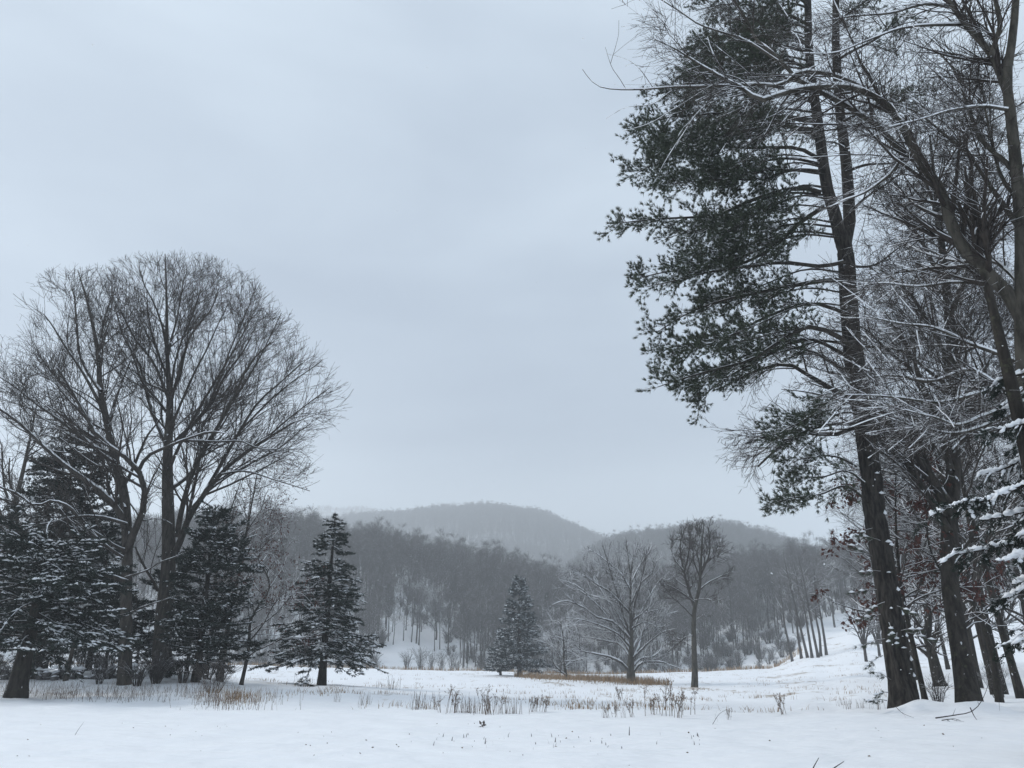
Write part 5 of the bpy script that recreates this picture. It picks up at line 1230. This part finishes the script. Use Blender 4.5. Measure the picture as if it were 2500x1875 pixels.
for x, y in [(1295, 1738), (1312, 1737), (1328, 1738)]: weed(x, y, 2, .7, 'sparse weed stalks trailing off right of the dense weed bed', 'weeds trailing off right of the bed')
for x, y in [(1006, 1732), (1018, 1733), (1050, 1732), (1030, 1730)]: weed(x, y, 0, .75, 'thin upright stalks just left of the dense weed bed', 'upright stalks left of the bed')
for x, y in [(828, 1714), (885, 1724), (903, 1720), (968, 1724)]: weed(x, y, [0, 2, 3][int(x) % 3], rng.uniform(.35, .7), 'scattered grey weed stalks below the lone spruce', 'weeds below the lone spruce')
weed(948, 1682, 3, .75, 'tuft of leaning stalks in the field right of the lone spruce'); weed(742, 1668, 3, .6, 'low dry tuft at the left foot of the lone spruce'); weed(1184, 1673, 3, .45, 'small tuft far out in the open snow, below the blue spruces')
weed(1915, 1745, 2, .9, 'pale drooping weed on the lawn edge well left of the great pine'); weed(1780, 1757, 2, .5, 'tiny weed on the lawn edge right of the goldenrod')
for x, y in [(2080, 1730), (2110, 1728), (2135, 1733), (2060, 1722)]: weed(x, y, 3, .5, 'low reddish dead weeds at the left foot of the great pine', 'dead weeds by the pine')
for x, y in [(500, 1704), (530, 1708), (575, 1706), (680, 1703), (330, 1702), (250, 1698), (180, 1698)]: weed(x, y, [3, 0][int(x) % 2], rng.uniform(.3, .65), 'dry weed clump on the left-hand snow bank', 'weeds of the left-hand bank')

# ------------------------------------------------------------------ shrubs
def shrub(seed, H, W_, n, curl=0.0, r=.014):
    r_ = np.random.default_rng(seed); a = r_.uniform(0, 2 * pi, n); o = r_.uniform(.1, 1, n) * W_
    P = np.stack([catmull([(math.cos(t) * .12 * W_, math.sin(t) * .12 * W_, -.1), (math.cos(t) * q * .5, math.sin(t) * q * .5, H * .5), (math.cos(t) * q, math.sin(t) * q, H * r_.uniform(.75, 1) * (1 - .25 * (q / W_) ** 2))], 6) for t, q in zip(a, o)])
    R = np.tile(lin(r, r * .4, 6), (n, 1)); b, br = grow(r_, P, R, 4.5 / H, .2, 1, 32, H * .4, 4, .4, .05, .18 + curl, .7, r * .6); c, cr_ = grow(r_, b, br, 7 / H, .1, 1, 34, H * .18, 3, .4, .03, .18 + curl, .7, r * .45)
    return MB().tube(P, R, 4), MB().tube(b, br, 3).tube(c, cr_, 3)
sp_ = [shrub(430 + k, 4.4, 1.9, 26, 0, .03) for k in range(3)] + [shrub(440 + k, 3.2, 2.6, 30, .1, .035) for k in range(3)]
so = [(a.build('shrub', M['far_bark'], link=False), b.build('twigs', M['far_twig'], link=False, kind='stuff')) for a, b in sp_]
def put_shrub(k, px, Y, s, label, group=None):
    p = place(px, Y); hz_ = float(H_near.z(np.array([p[0]]), np.array([p[1]]))[0])
    if Y > 180: p[2] = max(p[2], hz_)
    a, b = so[k]; o = a.copy(); c = b.copy(); SC.collection.objects.link(o); SC.collection.objects.link(c); c.parent = o; o.location = tuple(p); o.scale = (s, s, s * rng.uniform(.85, 1.1)); o.rotation_euler = (0, 0, rng.uniform(0, 6.28)); tag(o, label, 'shrub', group)
for i, (px, lab) in enumerate([(993, 'roundest bare shrub, leftmost of the row below the open snow patch'), (1026, 'bare shrub second from the left in the row below the open snow patch'), (1052, 'bare shrub in the middle of the row below the open snow patch'), (1078, 'bare shrub fourth in the row below the open snow patch'), (1103, 'bare shrub at the right end of the row below the open snow patch')]): put_shrub(i % 3, px, 188, [1.25, 1.3, 1.05, 1.15, 1.1][i], lab)
for i in range(34):
    px = rng.uniform(1560, 1965); put_shrub(3 + i % 3, px, rng.uniform(182, 200), rng.uniform(.8, 1.25), 'dark bare bush in the thicket along the field edge beyond the tall bare tree', 'bushes of the thicket')
for i in range(16): put_shrub(3 + i % 3, rng.uniform(1110, 1560), rng.uniform(184, 200), rng.uniform(.6, 1.1), 'bare brush under the forest edge behind the maple and blue spruces', 'brush under the forest edge')
for i in range(14): put_shrub(3 + i % 3, rng.uniform(560, 860), rng.uniform(184, 198), rng.uniform(.8, 1.3), 'bare brush along the forest foot behind the lone spruce', 'brush behind the lone spruce')
for i, (px, lab) in enumerate([(1855, 'round dark bush on the snow patch left of the leaning trunks'), (1895, 'dark bush just below the leaning trunks')]): put_shrub(3 + i, px, 172, .6, lab)
# thin tangle between pine and oak, brush heap by the cedar
def tangle(name, label, px, Y, H, W_, n, seed, curl, mat, snow):
    b_ = place(px, Y); t_ = thing(name, label, 'shrub', b_); a, b = shrub(seed, H, W_, n, curl, .007)
    for mb, nm in ((a, 'stems'), (b, 'twigs')): o = mb.build(nm, mat, t_); o['kind'] = 'stuff'
    return t_
tangle('bare_shrub', 'tangled leafless shrub in the snow between the great pine and the old oak', 2292, 24.2, .95, .52, 34, 451, .22, M['twig_snow'], 1)
tangle('brush_heap', 'heap of dark twiggy brush leaning at the foot of the cedar', 520, 34.0, 1.5, 1.5, 46, 452, .2, M['brush'], 1)
tangle('bare_shrub', 'bare shrub at the foot of the grey trunks right of the old oak', 2440, 31, 1.4, 1.2, 30, 453, .2, M['twig_snow'], 1)

# ------------------------------------------------------------------ sticks, stubs and scraps on the lawn
def stick(name, label, pts, r, cat='stick', twigs=0):
    """pts: (px, distance, height above the snow)"""
    P = np.array([place(x, y) + [0, 0, h] for x, y, h in pts]); b_ = place(pts[0][0], pts[0][1]); q = catmull(P, 10); R = lin(r, r * .35, 10); mb = MB().tube(q, R, 6)
    if twigs:
        a, ar = grow(np.random.default_rng(int(pts[0][0])), q[None], R[None], twigs, .2, 1, 55, .4, 5, .3, .0, .22, .6, r * .3); mb.tube(a, ar, 4)
    o = mb.build(name, M['stick'], None, b_); tag(o, label, cat)
stick('stick', 'short bent stick poking up at the bottom of the photo, left of a longer one', [(1976, 11.9, -.05), (1985, 12.0, .05), (2003, 12.1, .18)], .011)
stick('stick', 'longer slanting stick at the bottom edge, right of the short bent one', [(2014, 11.8, -.03), (2035, 11.9, .06), (2064, 12.0, .14)], .011)
stick('fallen_branch', 'fallen dark branch with an arching tip in front of the old oak', [(2285, 20.6, .02), (2330, 20.9, .06), (2375, 21.2, .10), (2405, 21.4, .30), (2424, 21.6, .58)], .016, 'branch', 1.6)
stick('fallen_branch', 'forked twig lying on the snow below the old oak', [(2300, 19.6, .03), (2330, 19.7, .05), (2345, 19.6, .02)], .012, 'branch', 5)
stick('fallen_branch', 'thin twig drooping to the snow beside the great pine', [(2190, 21.6, .22), (2205, 21.2, .10), (2232, 20.6, .02)], .007, 'branch', 1)
stick('fallen_branch', 'thin arched twig right of the old oak, touching the snow', [(2437, 22.5, .55), (2443, 22, .35), (2441, 21.4, .02)], .007, 'branch', 1)
stick('fallen_branch', 'dark stub of a branch stuck in the snow in front of the old oak', [(2373, 20.9, .22), (2379, 20.5, .08), (2386, 20.1, -.02)], .014, 'branch', 0)
stick('twig', 'fine bent twig on the lawn edge right of the goldenrod', [(1740, 19.6, .02), (1760, 20.2, .22), (1790, 20.6, .35)], .006, 'twig', 1.5)
stick('twig', 'fine weed stem slanting at the lower left of the lawn', [(183, 16.5, .0), (190, 16.6, .10), (200, 16.9, .2)], .004, 'twig', 0)
for i, (x, y, h, lab) in enumerate([(1536, 17.0, .16, 'tallest grass stub on the open lawn, below the forked pale weed'), (1184, 15.6, .10, 'dark forked stub on the open lawn below the dense weed bed'), (1103, 15.9, .07, 'small dark stub on the lawn left of the forked one'), (1355, 15.9, .08, 'dark stub in the middle of the scattered stubs on the lawn')]): stick('grass_stub', lab, [(x, y, -.02), (x + 1, y, h * .5), (x + 2, y, h)], .011, 'stub', 0)
n = 46; px = rng.uniform(1000, 1720, n); Y = rng.uniform(14.6, 17.2, n); P = on_ground(px, Y) + [0, 0, .02]; blades(P, rng.uniform(.03, .11, n), .016, .5, rng).build('lawn_stubble', M['stick'], smooth=False, kind='stuff')
n = 70; px = rng.uniform(0, 2500, n); Y = rng.uniform(12.6, 20, n); P = on_ground(px, Y) + [0, 0, .035]; MB().leaves(P, rng.normal(0, 1, (n, 3)) * [1, 1, .3], .05, .018, rng).build('leaf_litter', M['weed'], smooth=False, kind='stuff')
lb = place(1178, 18.6); MB().leaves(np.tile(lb + [0, 0, .03], (7, 1)) + rng.normal(0, .04, (7, 3)) * [1, 1, .4], rng.normal(0, 1, (7, 3)) + [0, 0, .4], .11, .04, rng).build('dead_leaf', M['brush'], None, lb, smooth=False); tag(bpy.context.scene.objects['dead_leaf'], 'curled brown oak leaf lying on the lawn below the dense weed bed', 'leaf')

# ------------------------------------------------------------------ falling snow
n = 520; D = 6 + 30 * rng.random(n); px = rng.uniform(-50, 2550, n); py = rng.uniform(-50, 1720, n)
C = np.stack([W(a, b, d) for a, b, d in zip(px, py, D)]); C = C[C[:, 2] > .4]
MB().lumps(C, rng.normal(0, 1, (len(C), 3)), .011, .009, .009).build('falling_snow', M['snow'], kind='stuff')

# undergrowth of the forest
coll = bpy.data.collections.new('brush_pool')
for k, (a, b) in enumerate(sp_[3:]):
    mb = MB(); mb.v, mb.f, mb.n = list(a.v) + list(b.v), list(a.f) + [f + a.n for f in b.f], a.n + b.n; coll.objects.link(mb.build('brush', M['far_twig'], link=False))
r_ = np.random.default_rng(470); U = scatter(r_, H_near, 1000, 560, 2200, 186, 262); px, py = proj(U)
U = U[~((px > 940) & (px < 1080) & (U[:, 1] < 222)) & ~((px > 1860) & (U[:, 1] < np.interp(px, [1860, 2000, 2200], [196, 215, 230])))]
woods('forest_undergrowth', U, r_.uniform(.5, 1.15, len(U)), coll, 12)

# brush and low evergreens that close the gaps under the left-hand trees
def copy_thing(o, loc, s, rz, label, group=None):
    c = o.copy(); SC.collection.objects.link(c); c.location = tuple(loc); c.scale = (s, s, s); c.rotation_euler = (0, 0, rz); c['label'] = label
    for ch in o.children:
        d = ch.copy(); SC.collection.objects.link(d); d.parent = c
    return c
low = [o for o in SC.objects if o.type == 'EMPTY' and o.get('label', '').startswith('shadowy low hemlock')][0]
for px, Y, s, lab in [(110, 46, .8, 'low dark evergreen behind the left part of the stone wall'), (255, 47, .85, 'low dark evergreen behind the wall, between the slim evergreen and the oaks'), (330, 44, .62, 'small dark evergreen between the two close oak trunks'), (455, 45, .75, 'low dark evergreen behind the cedar, right of the oak trunks'), (-30, 45, .9, 'dark evergreen at the left edge beyond the end of the wall'), (530, 43, .5, 'smallest dark evergreen, at the right end of the left-hand thicket')]:
    copy_thing(low, place(px, Y), s, px * .01, lab)
for i in range(20):
    px = rng.uniform(-20, 560); put_shrub(3 + i % 3, px, rng.uniform(36, 42), rng.uniform(.28, .5), 'low dark brush under the left-hand trees', 'brush under the left-hand trees')
